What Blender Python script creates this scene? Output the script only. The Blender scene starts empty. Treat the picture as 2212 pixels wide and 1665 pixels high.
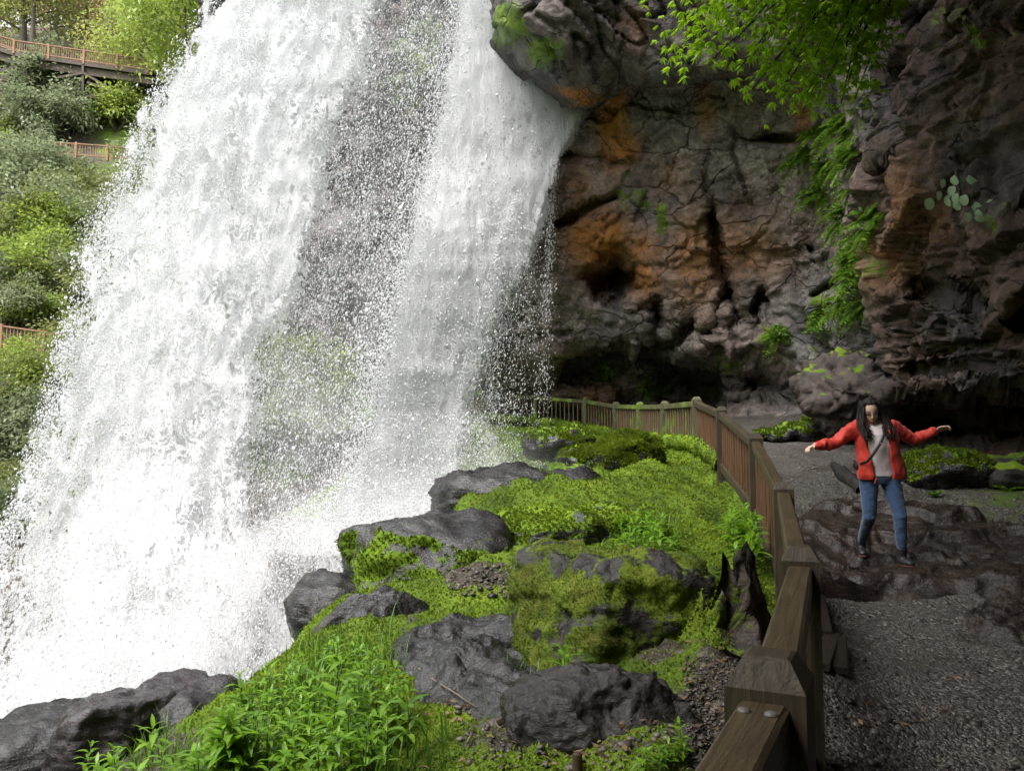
import bpy, bmesh, math, random
import numpy as np
from mathutils import Vector, Matrix, Euler

random.seed(7); rng = np.random.default_rng(7)
sc = bpy.context.scene
COL = sc.collection
R = math.radians

# ------------------------------------------------------------------ camera, sky, sun, exposure
EZ = 1.6                     # eye height over the path
PITCH = R(4.5)
FPX, CX, CY = 1703.0, 1106.0, 832.5
cam_d = bpy.data.cameras.new('camera'); cam = bpy.data.objects.new('camera', cam_d); COL.objects.link(cam)
cam.location = (0, 0, EZ); cam.rotation_euler = (math.pi/2 + PITCH, 0, 0)
cam_d.sensor_width = 36; cam_d.lens = 36*FPX/2212; cam_d.clip_start = 0.05; cam_d.clip_end = 600
sc.camera = cam

world = bpy.data.worlds.new('World'); sc.world = world; world.use_nodes = True
SUN_EL, SUN_AZ = R(60), R(-136)          # azimuth measured from +Y towards +X
nt = world.node_tree; nt.nodes.clear()
sky = nt.nodes.new('ShaderNodeTexSky'); sky.sky_type = 'NISHITA'; sky.sun_disc = False
sky.sun_elevation = SUN_EL; sky.sun_rotation = SUN_AZ; sky.dust_density = 4.0; sky.air_density = 1.0
hs = nt.nodes.new('ShaderNodeHueSaturation'); hs.inputs['Saturation'].default_value = 0.18
bg = nt.nodes.new('ShaderNodeBackground'); bg.inputs[1].default_value = 0.15
wo = nt.nodes.new('ShaderNodeOutputWorld')
nt.links.new(sky.outputs[0], hs.inputs['Color']); nt.links.new(hs.outputs[0], bg.inputs[0]); nt.links.new(bg.outputs[0], wo.inputs[0])

sun_d = bpy.data.lights.new('sun', 'SUN'); sun = bpy.data.objects.new('sun', sun_d); COL.objects.link(sun)
sun_d.energy = 1.5; sun_d.angle = R(35); sun_d.color = (1.0, 0.97, 0.92)
sdir = Vector((math.sin(SUN_AZ)*math.cos(SUN_EL), math.cos(SUN_AZ)*math.cos(SUN_EL), math.sin(SUN_EL)))
sun.rotation_euler = sdir.to_track_quat('Z', 'Y').to_euler(); sun.location = (-20, 0, 40)

sc.view_settings.view_transform = 'Standard'; sc.view_settings.look = 'None'
sc.view_settings.exposure = 1.67; sc.view_settings.gamma = 1.0
sc.render.engine = 'CYCLES'
sc.cycles.max_bounces = 6; sc.cycles.diffuse_bounces = 4; sc.cycles.glossy_bounces = 2
sc.cycles.transmission_bounces = 4; sc.cycles.transparent_max_bounces = 16
sc.cycles.use_denoising = True
sc.cycles.caustics_reflective = False; sc.cycles.caustics_refractive = False

# ------------------------------------------------------------------ measuring helpers
ct, st_ = math.cos(PITCH), math.sin(PITCH)
def P(x, y, d):
    """A point of the place seen at photo position x, y and d metres ahead."""
    u = (np.asarray(x, float)-CX)/FPX; v = (CY-np.asarray(y, float))/FPX
    k = np.asarray(d, float)/(ct - v*st_)
    return np.stack(np.broadcast_arrays(u*k, np.asarray(d, float)+0*u, EZ+(st_+v*ct)*k), -1)
def PV(x, y, d): return Vector(P(x, y, d).tolist())
def proj(X, Y, Z):
    z = np.asarray(Z)-EZ
    f = Y*ct + z*st_; u = X/f; v = (-Y*st_ + z*ct)/f
    return CX+u*FPX, CY-v*FPX

_perm = np.random.default_rng(3).permutation(256); _perm = np.concatenate([_perm]*3)
_g = np.random.default_rng(4).normal(size=(256, 3)); _g /= np.linalg.norm(_g, axis=1)[:, None]
def pn(p):
    p = np.asarray(p, float); i = np.floor(p).astype(int); f = p-i; i &= 255
    w = f*f*f*(f*(f*6-15)+10); out = 0
    for dx in (0, 1):
        wx = w[..., 0] if dx else 1-w[..., 0]
        for dy in (0, 1):
            wy = w[..., 1] if dy else 1-w[..., 1]
            for dz in (0, 1):
                wz = w[..., 2] if dz else 1-w[..., 2]
                h = _perm[_perm[_perm[(i[..., 0]+dx) & 255]+((i[..., 1]+dy) & 255)]+((i[..., 2]+dz) & 255)]
                g = _g[h]
                out = out + wx*wy*wz*(g[..., 0]*(f[..., 0]-dx)+g[..., 1]*(f[..., 1]-dy)+g[..., 2]*(f[..., 2]-dz))
    return out*1.6
def fbm(p, s=1.0, o=4, seed=0, gain=.5):
    p = np.asarray(p, float)*s + seed*17.31; a = 1; t = 0
    for k in range(o):
        t = t + a*pn(p); p = p*2.03+5.2; a *= gain
    return t
def ridged(p, s=1.0, o=4, seed=0, gain=.5):
    p = np.asarray(p, float)*s + seed*13.7; a = 1; t = 0; n = 0
    for k in range(o):
        t = t + a*(1-2*np.abs(pn(p))); n += a; p = p*2.1+3.1; a *= gain
    return t/n
def facets(p, s, seed):
    """Broken rock: each cell is a tilted plane; returns height and distance to the joint."""
    q = np.asarray(p, float)*s+seed*7.7; i0 = np.floor(q).astype(int); sh = q.shape[:-1]
    b1 = np.full(sh, 9e9); b2 = np.full(sh, 9e9); val = np.zeros(sh)
    for dx in (-1, 0, 1):
        for dy in (-1, 0, 1):
            for dz in (-1, 0, 1):
                i = i0+np.array([dx, dy, dz]); j = i & 255
                h = _perm[_perm[_perm[j[..., 0]]+j[..., 1]]+j[..., 2]]
                c = i+.5+.42*_g[h]; d = np.linalg.norm(q-c, axis=-1); v = ((q-c)*_g[(h*7+31) & 255]).sum(-1)+.35*_g[(h*3+5) & 255][..., 0]
                n = d < b1; b2 = np.where(n, b1, np.minimum(b2, d)); val = np.where(n, v, val); b1 = np.where(n, d, b1)
    return val/s, (b2-b1)/s
def sm(a, b, x):
    t = np.clip((np.asarray(x, float)-a)/(b-a), 0, 1); return t*t*(3-2*t)
def blur(a, n):
    for _ in range(n):
        b = np.pad(a, 1, mode='edge')
        a = (b[:-2, 1:-1]+b[2:, 1:-1]+b[1:-1, :-2]+b[1:-1, 2:]+2*b[1:-1, 1:-1])/6
    return a
def lerp2(xs, ys, T, X, Y):
    T = np.asarray(T, float)
    rows = np.stack([np.interp(X, xs, r) for r in T])          # nrow x nX
    return np.stack([np.interp(Y, ys, rows[:, j]) for j in range(len(X))], 1)
def gridnormals(V):
    du = np.gradient(V, axis=1); dv = np.gradient(V, axis=0)
    n = np.cross(du, dv); return n/(np.linalg.norm(n, axis=-1)[..., None]+1e-9)

# ------------------------------------------------------------------ mesh helpers
def mesh_np(name, V, F, smooth=True, attrs=None, mats=()):
    V = np.ascontiguousarray(V, np.float32).reshape(-1, 3); F = np.ascontiguousarray(F, np.int32)
    k = F.shape[1]; m = bpy.data.meshes.new(name)
    m.vertices.add(len(V)); m.vertices.foreach_set('co', V.ravel())
    m.loops.add(F.size); m.loops.foreach_set('vertex_index', F.ravel())
    m.polygons.add(len(F)); m.polygons.foreach_set('loop_start', np.arange(0, F.size, k, dtype=np.int32))
    m.update(calc_edges=True); m.validate()
    if smooth: m.shade_smooth()
    for n, a in (attrs or {}).items():
        a = np.ascontiguousarray(a, np.float32)
        if a.ndim == 2:
            at = m.attributes.new(n, 'FLOAT_VECTOR', 'POINT'); at.data.foreach_set('vector', a.ravel())
        else:
            at = m.attributes.new(n, 'FLOAT', 'POINT'); at.data.foreach_set('value', a.ravel())
    for mt in mats: m.materials.append(mt)
    return m
def gridfaces(nv, nu, keep=None):
    i = np.arange(nv*nu).reshape(nv, nu)
    F = np.stack([i[:-1, :-1], i[:-1, 1:], i[1:, 1:], i[1:, :-1]], -1).reshape(-1, 4)
    if keep is not None: F = F[keep.reshape(-1)]
    return F
def ob(name, me, parent=None, loc=(0, 0, 0), label=None, cat=None, group=None, kind=None):
    o = bpy.data.objects.new(name, me); COL.objects.link(o); o.location = loc
    if parent is not None: o.parent = parent
    if label: o['label'] = label
    if cat: o['category'] = cat
    if group: o['group'] = group
    if kind: o['kind'] = kind
    return o
def empty(name, loc, label, cat, group=None, rz=0):
    o = ob(name, None, None, loc, label, cat, group); o.rotation_euler = (0, 0, rz); o.empty_display_size = .2
    return o
def tube(pts, rad, n=8, cap=True):
    """Rings round a polyline; returns V, F (quads) as lists."""
    pts = [Vector(p) for p in pts]; V = []; F = []
    if not hasattr(rad, '__len__'): rad = [rad]*len(pts)
    up = Vector((0, 0, 1)); prev = None
    for i, p in enumerate(pts):
        t = (pts[min(i+1, len(pts)-1)]-pts[max(i-1, 0)]).normalized()
        if prev is None:
            a = t.cross(up) if abs(t.dot(up)) < .95 else t.cross(Vector((1, 0, 0)))
        else: a = prev - t*prev.dot(t)
        a.normalize(); prev = a; b = t.cross(a)
        r = rad[i]; r = (r, r) if not hasattr(r, '__len__') else r
        for k in range(n):
            an = 2*math.pi*k/n
            V.append(p + a*math.cos(an)*r[0] + b*math.sin(an)*r[1])
    for i in range(len(pts)-1):
        for k in range(n):
            F.append((i*n+k, i*n+(k+1) % n, (i+1)*n+(k+1) % n, (i+1)*n+k))
    if cap:
        F.append(tuple(range(n-1, -1, -1))); F.append(tuple((len(pts)-1)*n+k for k in range(n)))
    return V, F
def pymesh(name, V, F, mats=(), smooth=True):
    m = bpy.data.meshes.new(name); m.from_pydata([tuple(v) for v in V], [], F); m.update()
    if smooth: m.shade_smooth()
    for mt in mats: m.materials.append(mt)
    return m
def joinVF(parts):
    V = []; F = []
    for v, f in parts:
        o = len(V); V += list(v); F += [tuple(i+o for i in q) for q in f]
    return V, F
def beam(a, b, w, h, up=Vector((0, 0, 1)), bev=.0):
    """A squared timber from a to b, w wide (sideways) and h tall, with small chamfers."""
    a = Vector(a); b = Vector(b); t = (b-a).normalized(); s = t.cross(up).normalized(); u = s.cross(t)
    c = bev
    prof = [(-w/2+c, -h/2), (w/2-c, -h/2), (w/2, -h/2+c), (w/2, h/2-c), (w/2-c, h/2), (-w/2+c, h/2), (-w/2, h/2-c), (-w/2, -h/2+c)] if c else [(-w/2, -h/2), (w/2, -h/2), (w/2, h/2), (-w/2, h/2)]
    n = len(prof); V = [p + s*x + u*y for p in (a, b) for x, y in prof]
    F = [(k, (k+1) % n, n+(k+1) % n, n+k) for k in range(n)] + [tuple(range(n-1, -1, -1)), tuple(range(n, 2*n))]
    return V, F

# ------------------------------------------------------------------ materials
class NT:
    def __init__(s, name):
        s.m = bpy.data.materials.new(name); s.m.use_nodes = True; s.t = s.m.node_tree; s.t.nodes.clear()
        s.out = s.t.nodes.new('ShaderNodeOutputMaterial')
    def n(s, typ, **kw):
        nd = s.t.nodes.new('ShaderNode'+typ)
        for k, v in kw.items():
            if hasattr(nd, k) and k not in nd.inputs: setattr(nd, k, v)
        return nd
    def l(s, a, b): s.t.links.new(a, b)
    def val(s, inp, v):
        if hasattr(v, 'node'): s.l(v, inp)
        else: inp.default_value = v
    def coord(s, scale=(1, 1, 1), kind='Object', attr=None, loc=(0, 0, 0)):
        if attr: src = s.attr(attr, True)
        elif kind == 'World': src = s.n('NewGeometry').outputs['Position']
        else: src = s.n('TexCoord').outputs[kind]
        mp = s.n('Mapping'); mp.inputs['Scale'].default_value = scale; mp.inputs['Location'].default_value = loc
        s.l(src, mp.inputs['Vector']); return mp.outputs[0]
    def attr(s, name, vec=False):
        a = s.n('Attribute'); a.attribute_name = name; return a.outputs['Vector' if vec else 'Fac']
    def noise(s, vec, scale, detail=4, rough=.55, dist=0.0):
        nd = s.n('TexNoise'); s.l(vec, nd.inputs['Vector']); nd.inputs['Scale'].default_value = scale
        nd.inputs['Detail'].default_value = detail; nd.inputs['Roughness'].default_value = rough; nd.inputs['Distortion'].default_value = dist
        return nd.outputs[0]
    def voro(s, vec, scale, out='Distance', feature='F1'):
        nd = s.n('TexVoronoi'); nd.feature = feature; s.l(vec, nd.inputs['Vector']); nd.inputs['Scale'].default_value = scale
        return nd.outputs[out]
    def ramp(s, fac, stops, ease=False):
        nd = s.n('ValToRGB'); el = nd.color_ramp.elements
        while len(el) < len(stops): el.new(.5)
        for e, (p, c) in zip(el, stops):
            e.position = p; e.color = (*c, 1) if len(c) == 3 else c
        s.l(fac, nd.inputs[0]); return nd.outputs[0]
    def mr(s, v, a, b, c=0, d=1, smooth=True):
        nd = s.n('MapRange'); nd.interpolation_type = 'SMOOTHSTEP' if smooth else 'LINEAR'
        s.val(nd.inputs[0], v)
        for k, x in zip((1, 2, 3, 4), (a, b, c, d)): s.val(nd.inputs[k], x)
        return nd.outputs[0]
    def math(s, op, a, b=0.0, clamp=False):
        nd = s.n('Math'); nd.operation = op; nd.use_clamp = clamp; s.val(nd.inputs[0], a); s.val(nd.inputs[1], b); return nd.outputs[0]
    def mix(s, f, a, b):
        nd = s.n('Mix'); nd.data_type = 'RGBA'; s.val(nd.inputs[0], f)
        for i, v in ((6, a), (7, b)):
            if hasattr(v, 'node'): s.l(v, nd.inputs[i])
            else: nd.inputs[i].default_value = (*v, 1)
        return nd.outputs[2]
    def bump(s, h, strength=.5, dist=.05, prev=None):
        nd = s.n('Bump'); nd.inputs['Strength'].default_value = strength; nd.inputs['Distance'].default_value = dist
        s.l(h, nd.inputs['Height'])
        if prev is not None: s.l(prev, nd.inputs['Normal'])
        return nd.outputs[0]
    def pbr(s, col, rough=.7, normal=None, spec=.4, coat=0, sheen=0):
        b = s.n('BsdfPrincipled')
        if hasattr(col, 'node'): s.l(col, b.inputs['Base Color'])
        else: b.inputs['Base Color'].default_value = (*col, 1)
        s.val(b.inputs['Roughness'], rough); s.val(b.inputs['Specular IOR Level'], spec)
        if normal is not None: s.l(normal, b.inputs['Normal'])
        if coat: b.inputs['Coat Weight'].default_value = coat
        if sheen: b.inputs['Sheen Weight'].default_value = sheen
        return b.outputs[0]
    def done(s, sh): s.l(sh, s.out.inputs['Surface']); return s.m

MOSS_D, MOSS_M, MOSS_B = (.018, .028, .006), (.056, .095, .011), (.135, .21, .016)
def moss_col(t, w):
    a = t.noise(w, 1.6, 4); b = t.noise(w, 30, 6, .75)
    f = t.math('ADD', t.math('MULTIPLY', a, .65), t.math('MULTIPLY', b, .45))
    return t.ramp(f, [(.33, MOSS_D), (.46, MOSS_M), (.62, MOSS_B), (.8, (.18, .21, .02))]), b

def mat_cliff():
    t = NT('cliff_rock'); w = t.coord(kind='World')
    big = t.noise(w, .35, 5, .6); mid = t.noise(w, 1.7, 6, .62, .4); fine = t.noise(w, 9, 5, .65)
    strat = t.noise(t.coord((.7, .7, 3.2), 'World'), 1.1, 5, .6, .8)
    f = t.math('ADD', t.math('MULTIPLY', mid, .6), t.math('MULTIPLY', fine, .4))
    c = t.ramp(f, [(.32, (.045, .035, .032)), (.45, (.15, .115, .102)), (.55, (.26, .21, .19)), (.68, (.44, .385, .355))])
    g = t.ramp(f, [(.32, (.04, .037, .038)), (.5, (.14, .13, .128)), (.68, (.30, .285, .275))])
    c = t.mix(t.mr(big, .40, .55), c, g)
    vf = t.noise(w, 30, 5, .75); c = t.mix(t.mr(vf, .52, .70, 0, .8), c, (.013, .010, .009)); c = t.mix(t.mr(vf, .46, .33, 0, .55), c, (.17, .135, .11))
    rd = t.ramp(f, [(.32, (.014, .010, .009)), (.46, (.055, .033, .026)), (.56, (.095, .060, .046)), (.7, (.21, .155, .12))]); c = t.mix(t.attr('maroon_shade'), c, t.mix(t.mr(big, .46, .60), rd, t.ramp(f, [(.32, (.013, .011, .012)), (.5, (.045, .038, .038)), (.7, (.13, .115, .11))])))  # maroon rock, its ramp darkened to stand in for overhang shade
    wd = t.n('VectorMath'); wd.operation = 'ADD'; t.l(w, wd.inputs[0]); nzc = t.n('TexNoise'); t.l(w, nzc.inputs['Vector']); nzc.inputs['Scale'].default_value = .9; nzc.inputs['Detail'].default_value = 5; t.l(nzc.outputs['Color'], wd.inputs[1])
    mpc = t.n('Mapping'); mpc.inputs['Rotation'].default_value = (.3, .5, .2); mpc.inputs['Scale'].default_value = (.8, .8, 1.5); t.l(wd.outputs[0], mpc.inputs['Vector'])
    ck1 = t.mr(t.voro(mpc.outputs[0], .8, 'Distance', 'DISTANCE_TO_EDGE'), 0, .035, 1, 0); ck2 = t.mr(t.voro(mpc.outputs[0], 2.7, 'Distance', 'DISTANCE_TO_EDGE'), 0, .05, 1, 0)
    ck = t.math('MAXIMUM', t.math('MULTIPLY', ck1, t.mr(big, .4, .55)), t.math('MULTIPLY', ck2, t.mr(t.noise(w, .8, 3), .48, .62, 0, .8)))
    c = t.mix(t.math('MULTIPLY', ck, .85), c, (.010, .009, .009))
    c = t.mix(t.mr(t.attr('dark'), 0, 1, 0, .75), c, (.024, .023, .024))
    o = t.math('MULTIPLY', t.attr('orange'), t.mr(t.math('ADD', t.math('MULTIPLY', mid, .5), t.math('MULTIPLY', fine, .5)), .36, .50))
    c = t.mix(o, c, t.mix(fine, (.17, .062, .02), (.52, .23, .06)))
    li = t.math('MULTIPLY', t.attr('lichen'), t.mr(t.noise(w, 9, 6, .7), .5, .66, 0, .7))
    li2 = t.mr(t.noise(w, 4.5, 8, .75), .64, .76, 0, .55)
    c = t.mix(t.math('MAXIMUM', li, li2), c, (.42, .41, .36))
    mc, mf = moss_col(t, w)
    mo = t.mr(t.math('ADD', t.attr('moss'), t.math('MULTIPLY', t.math('SUBTRACT', f, .5), 3.2)), .42, .62)
    c = t.mix(mo, c, mc)
    hgt = t.math('ADD', t.math('ADD', t.math('MULTIPLY', mid, 1.0), t.math('MULTIPLY', fine, .35)), t.math('MULTIPLY', strat, .35)); hgt = t.math('SUBTRACT', hgt, t.math('MULTIPLY', ck, .5)); hgt = t.math('ADD', hgt, t.math('MULTIPLY', t.voro(mpc.outputs[0], 2.7), .5))
    nb = t.bump(hgt, .8, .11); nb = t.bump(t.noise(w, 38, 4, .7), .5, .02, nb)
    ro = t.mr(t.math('MULTIPLY', t.attr('wet'), 1.0), 0, 1, .78, .36)
    return t.done(t.pbr(c, ro, nb, .35))
def mat_boulder(name='boulder_rock', tint=(1, 1, 1), wet=.24):
    t = NT(name); w = t.coord(kind='World')
    mid = t.noise(w, 5, 6, .62, .3); fine = t.noise(w, 40, 5, .65); lay = t.noise(t.coord((1, 1, 4), 'World'), 7, 5, .65, .6)
    f = t.math('ADD', t.math('MULTIPLY', mid, .55), t.math('MULTIPLY', fine, .45))
    k = lambda r, g, b: (r*tint[0], g*tint[1], b*tint[2])
    c = t.ramp(f, [(.3, k(.004, .004, .004)), (.48, k(.011, .0105, .011)), (.62, k(.028, .026, .026)), (.75, k(.08, .076, .072))])
    mc, mf = moss_col(t, w)
    br = t.mr(t.attr('brown'), 0, 1, 0, 1)
    mc = t.mix(br, mc, t.ramp(t.noise(w, 16, 4), [(.35, (.028, .022, .008)), (.55, (.085, .066, .018)), (.7, (.13, .12, .03))]))
    mo = t.mr(t.math('ADD', t.attr('moss'), t.math('MULTIPLY', t.math('SUBTRACT', f, .5), 1.5)), .40, .58)
    c = t.mix(mo, c, mc)
    h = t.math('ADD', t.math('ADD', t.math('MULTIPLY', mid, .9), t.math('MULTIPLY', fine, .4)), t.math('MULTIPLY', lay, .7))
    nb = t.bump(h, .55, .04); nb = t.bump(t.noise(w, 110, 3, .7), .45, .008, nb)
    ro = t.mr(mo, 0, 1, t.mr(fine, .35, .65, wet*.7, wet*1.5), .92)
    return t.done(t.pbr(c, ro, nb, t.mr(mo, 0, 1, .45, .15)))
def mat_ground():
    t = NT('mossy_ground'); w = t.coord(kind='World')
    mc, mf = moss_col(t, w)
    mid = t.noise(w, 6, 6, .65); vo = t.voro(w, 34, 'Color')
    soil = t.ramp(t.math('ADD', t.math('MULTIPLY', mid, .6), t.math('MULTIPLY', t.noise(w, 60, 4), .4)), [(.3, (.018, .013, .010)), (.5, (.06, .048, .038)), (.7, (.15, .13, .11))])
    sv = t.n('SeparateColor'); t.l(vo, sv.inputs[0])
    soil = t.mix(t.mr(sv.outputs[0], .75, .95, 0, .6), soil, (.23, .20, .17))
    s = t.mr(t.math('ADD', t.attr('soil'), t.math('MULTIPLY', t.math('SUBTRACT', mid, .5), 1.3)), .42, .6)
    c = t.mix(s, mc, soil)
    h = t.math('ADD', t.math('MULTIPLY', t.noise(w, 12, 5, .7), 1), t.math('MULTIPLY', t.noise(w, 60, 3, .7), .5))
    nb = t.bump(h, 1, .07)
    return t.done(t.pbr(c, t.mr(s, 0, 1, .95, .6), nb, .25))
def mat_path():
    t = NT('wet_gravel'); w = t.coord(kind='World')
    v1 = t.n('TexVoronoi'); t.l(w, v1.inputs['Vector']); v1.inputs['Scale'].default_value = 42
    v2 = t.n('TexVoronoi'); t.l(w, v2.inputs['Vector']); v2.inputs['Scale'].default_value = 90
    s1 = t.n('SeparateColor'); t.l(v1.outputs['Color'], s1.inputs[0]); s2 = t.n('SeparateColor'); t.l(v2.outputs['Color'], s2.inputs[0])
    c1 = t.ramp(s1.outputs[0], [(0, (.020, .017, .015)), (.45, (.056, .049, .043)), (.8, (.105, .094, .083)), (1, (.27, .245, .215))])
    c2 = t.ramp(s2.outputs[0], [(0, (.017, .014, .012)), (.6, (.066, .058, .051)), (1, (.23, .21, .185))])
    mid = t.noise(w, 1.4, 5, .6)
    c = t.mix(t.mr(t.noise(w, 3, 4), .42, .58), c1, c2)
    c = t.mix(t.mr(mid, .5, .66, 0, .75), c, (.030, .021, .014))
    g = t.math('MULTIPLY', t.attr('soil'), t.mr(t.noise(w, 5, 5), .4, .6)); mc, _ = moss_col(t, w)
    c = t.mix(g, c, mc)
    h = t.math('ADD', t.math('MULTIPLY', v1.outputs['Distance'], -1.0), t.math('MULTIPLY', v2.outputs['Distance'], -.6))
    nb = t.bump(h, .9, .03); nb = t.bump(mid, .4, .15, nb)
    return t.done(t.pbr(c, t.mr(mid, .4, .65, .62, .34), nb, .45))
def mat_wood(name, dark, light, grain=1.0, mossy=0.0, rough=.6):
    t = NT(name); o = t.coord(kind='Object')
    gn = t.noise(t.coord((1, 1, 1), attr='grain'), 1, 6, .6, 1.2)
    bl = t.noise(o, 5, 4)
    f = t.math('ADD', t.math('MULTIPLY', gn, .7), t.math('MULTIPLY', bl, .3))
    c = t.ramp(f, [(.3, dark), (.52, tuple((a+b)/2 for a, b in zip(dark, light))), (.72, light)])
    if mossy:
        w = t.coord(kind='World'); mc, _ = moss_col(t, w)
        c = t.mix(t.mr(t.noise(w, 2.2, 5, .65), .62-mossy*.3, .75-mossy*.3), c, mc)
    nb = t.bump(gn, .55, .012); nb = t.bump(t.noise(o, 90, 3), .25, .004, nb)
    return t.done(t.pbr(c, rough, nb, .35))
def mat_leaf(name, dark, light, trans=.35, rough=.5, tint='tint', spec=.35):
    t = NT(name)
    oi = t.n('ObjectInfo').outputs['Random']
    f = t.math('ADD', t.math('MULTIPLY', t.attr(tint), .8), t.math('MULTIPLY', oi, .2)) if tint else oi
    c = t.ramp(f, [(0, dark), (.55, tuple((a+b)/2 for a, b in zip(dark, light))), (1, light)])
    p = t.pbr(c, rough, None, spec)
    tr = t.n('BsdfTranslucent'); t.l(t.mix(.35, c, tuple(min(1, x*1.6) for x in light)), tr.inputs[0])
    mx = t.n('MixShader'); mx.inputs[0].default_value = trans; t.l(p, mx.inputs[1]); t.l(tr.outputs[0], mx.inputs[2])
    return t.done(mx.outputs[0])
def mat_plain(name, col, rough=.6, spec=.4, var=.25, scale=30, bump=.2, bd=.005, sheen=0):
    t = NT(name); o = t.coord(kind='Object'); n = t.noise(o, scale, 4)
    c = t.mix(n, tuple(x*(1-var) for x in col), tuple(min(1, x*(1+var)) for x in col))
    return t.done(t.pbr(c, rough, t.bump(n, bump, bd), spec, sheen=sheen))
def mat_water(name, fine=13.0, coarse=1.1, soft=.05, wf=.45, streak=0.0, gd=.05):
    """White falling water: opaque foam where it is dense, open air between the drops."""
    t = NT(name)
    cz = t.coord((1.0, .55, 1), attr='flow'); fz = t.coord((1, .62, 1), attr='flow')
    a = t.noise(cz, coarse, 5, .6, .6); b = t.noise(fz, fine, 4, .65, .4)
    m2 = t.math('SUBTRACT', 1.02, t.math('MULTIPLY', t.math('ABSOLUTE', t.math('SUBTRACT', t.noise(fz, coarse*4.6, 5, .65, 1.0), .5)), 4.6))
    v = t.math('ADD', t.math('MULTIPLY', a, (1-wf)*.55), t.math('ADD', t.math('MULTIPLY', b, wf), t.math('MULTIPLY', m2, (1-wf)*.45)))
    thr = t.mr(t.attr('dens'), 0, 1, .76, .36, False)
    al = t.mr(v, t.math('SUBTRACT', thr, soft), t.math('ADD', thr, soft))
    al = t.math('MULTIPLY', al, t.mr(t.attr('dens'), .0, .08))
    nb = t.bump(t.math('ADD', v, t.math('MULTIPLY', m2, .15)), .35, .06); nb = t.bump(t.noise(fz, fine*1.6, 3, .7, .3), .9, gd, nb)
    if streak: nb = t.bump(t.noise(t.coord((1, .07, 1), attr='flow'), 9, 5, .65, .2), streak, .09, nb)
    df = t.n('BsdfDiffuse'); df.inputs[0].default_value = (.83, .835, .85, 1); t.l(nb, df.inputs['Normal'])
    tr = t.n('BsdfTranslucent'); tr.inputs[0].default_value = (.83, .835, .85, 1)
    m1 = t.n('MixShader'); m1.inputs[0].default_value = .5; t.l(df.outputs[0], m1.inputs[1]); t.l(tr.outputs[0], m1.inputs[2])
    tp = t.n('BsdfTransparent'); mx = t.n('MixShader'); t.l(al, mx.inputs[0]); t.l(tp.outputs[0], mx.inputs[1]); t.l(m1.outputs[0], mx.inputs[2])
    return t.done(mx.outputs[0])

M = {}
M['cliff'] = mat_cliff(); M['boulder'] = mat_boulder(); M['pinkrock'] = mat_boulder('violet_grey_rock', (1.8, 1.55, 1.7), .26)
M['brownrock'] = mat_boulder('brown_bedrock', (1.7, 1.25, .95), .3); M['dryrock'] = mat_boulder('dark_brown_rock', (1.1, .95, .82), .5)
M['noserock'] = mat_boulder('brown_cliff_block', (3.2, 2.5, 2.1), .65)
M['ground'] = mat_ground(); M['path'] = mat_path()
M['wood'] = mat_wood('weathered_timber', (.016, .012, .007), (.070, .052, .028))
M['wood_top'] = mat_wood('worn_rail_timber', (.020, .014, .007), (.088, .062, .032), rough=.45)
M['wood_moss'] = mat_wood('mossy_timber', (.03, .027, .016), (.12, .108, .062), mossy=.5)
M['baluster'] = mat_wood('red_brown_baluster_wood', (.045, .022, .011), (.165, .082, .042))
M['baluster_moss'] = mat_wood('stained_baluster_wood', (.05, .036, .020), (.17, .115, .065), mossy=.25)
M['plank'] = mat_wood('wet_dark_board', (.008, .006, .004), (.034, .024, .015))
M['redwood'] = mat_wood('painted_walkway_timber', (.20, .10, .065), (.42, .24, .16), rough=.7)
M['deckwood'] = mat_wood('dark_walkway_timber', (.045, .034, .026), (.16, .125, .10), rough=.8)
M['bark'] = mat_wood('grey_bark', (.05, .042, .035), (.22, .19, .16), rough=.9)
M['twig'] = mat_plain('dark_twig_bark', (.022, .016, .012), .8)
M['moss'] = mat_leaf('moss_tips', (.028, .046, .006), (.215, .30, .02), .25, .8, spec=.1)
M['mosstip_dark'] = mat_leaf('dark_moss_tips', (.015, .020, .005), (.085, .10, .015), .2, .85, spec=.1)
M['leafplant'] = mat_leaf('herb_leaf', (.06, .15, .012), (.20, .36, .022), .42, .36)
M['stem'] = mat_leaf('herb_stem', (.04, .08, .012), (.10, .16, .03), .1, .6, tint=None)
M['grass'] = mat_leaf('grass_blade', (.045, .11, .012), (.14, .27, .025), .35, .5)
M['canopy'] = mat_leaf('fresh_canopy_leaf', (.10, .22, .008), (.34, .54, .018), .5, .4)
M['fern'] = mat_leaf('fern_leaf', (.04, .10, .008), (.17, .30, .025), .4, .5)
M['galax'] = mat_leaf('pale_round_leaf', (.18, .28, .15), (.42, .52, .36), .2, .35)
M['laurel'] = mat_leaf('laurel_leaf', (.06, .08, .036), (.29, .34, .19), .35, .45)
M['olive'] = mat_leaf('olive_leaf', (.06, .076, .022), (.29, .32, .11), .35, .5)
M['lime'] = mat_leaf('lime_leaf', (.085, .14, .022), (.36, .45, .09), .42, .5)
M['spring'] = mat_leaf('spring_tree_leaf', (.14, .15, .03), (.42, .44, .12), .45, .5)
M['rust'] = mat_leaf('russet_tree_leaf', (.22, .13, .07), (.48, .30, .18), .4, .6)
M['water'] = mat_water('falling_white_water', 17, .9, .06, .36); M['water_fine'] = mat_water('fine_white_water', 20, 1.3, .07, .55, .6)
M['water_soft'] = mat_water('churning_spray', 20, 1.2, .22, .25, gd=.2)
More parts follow.
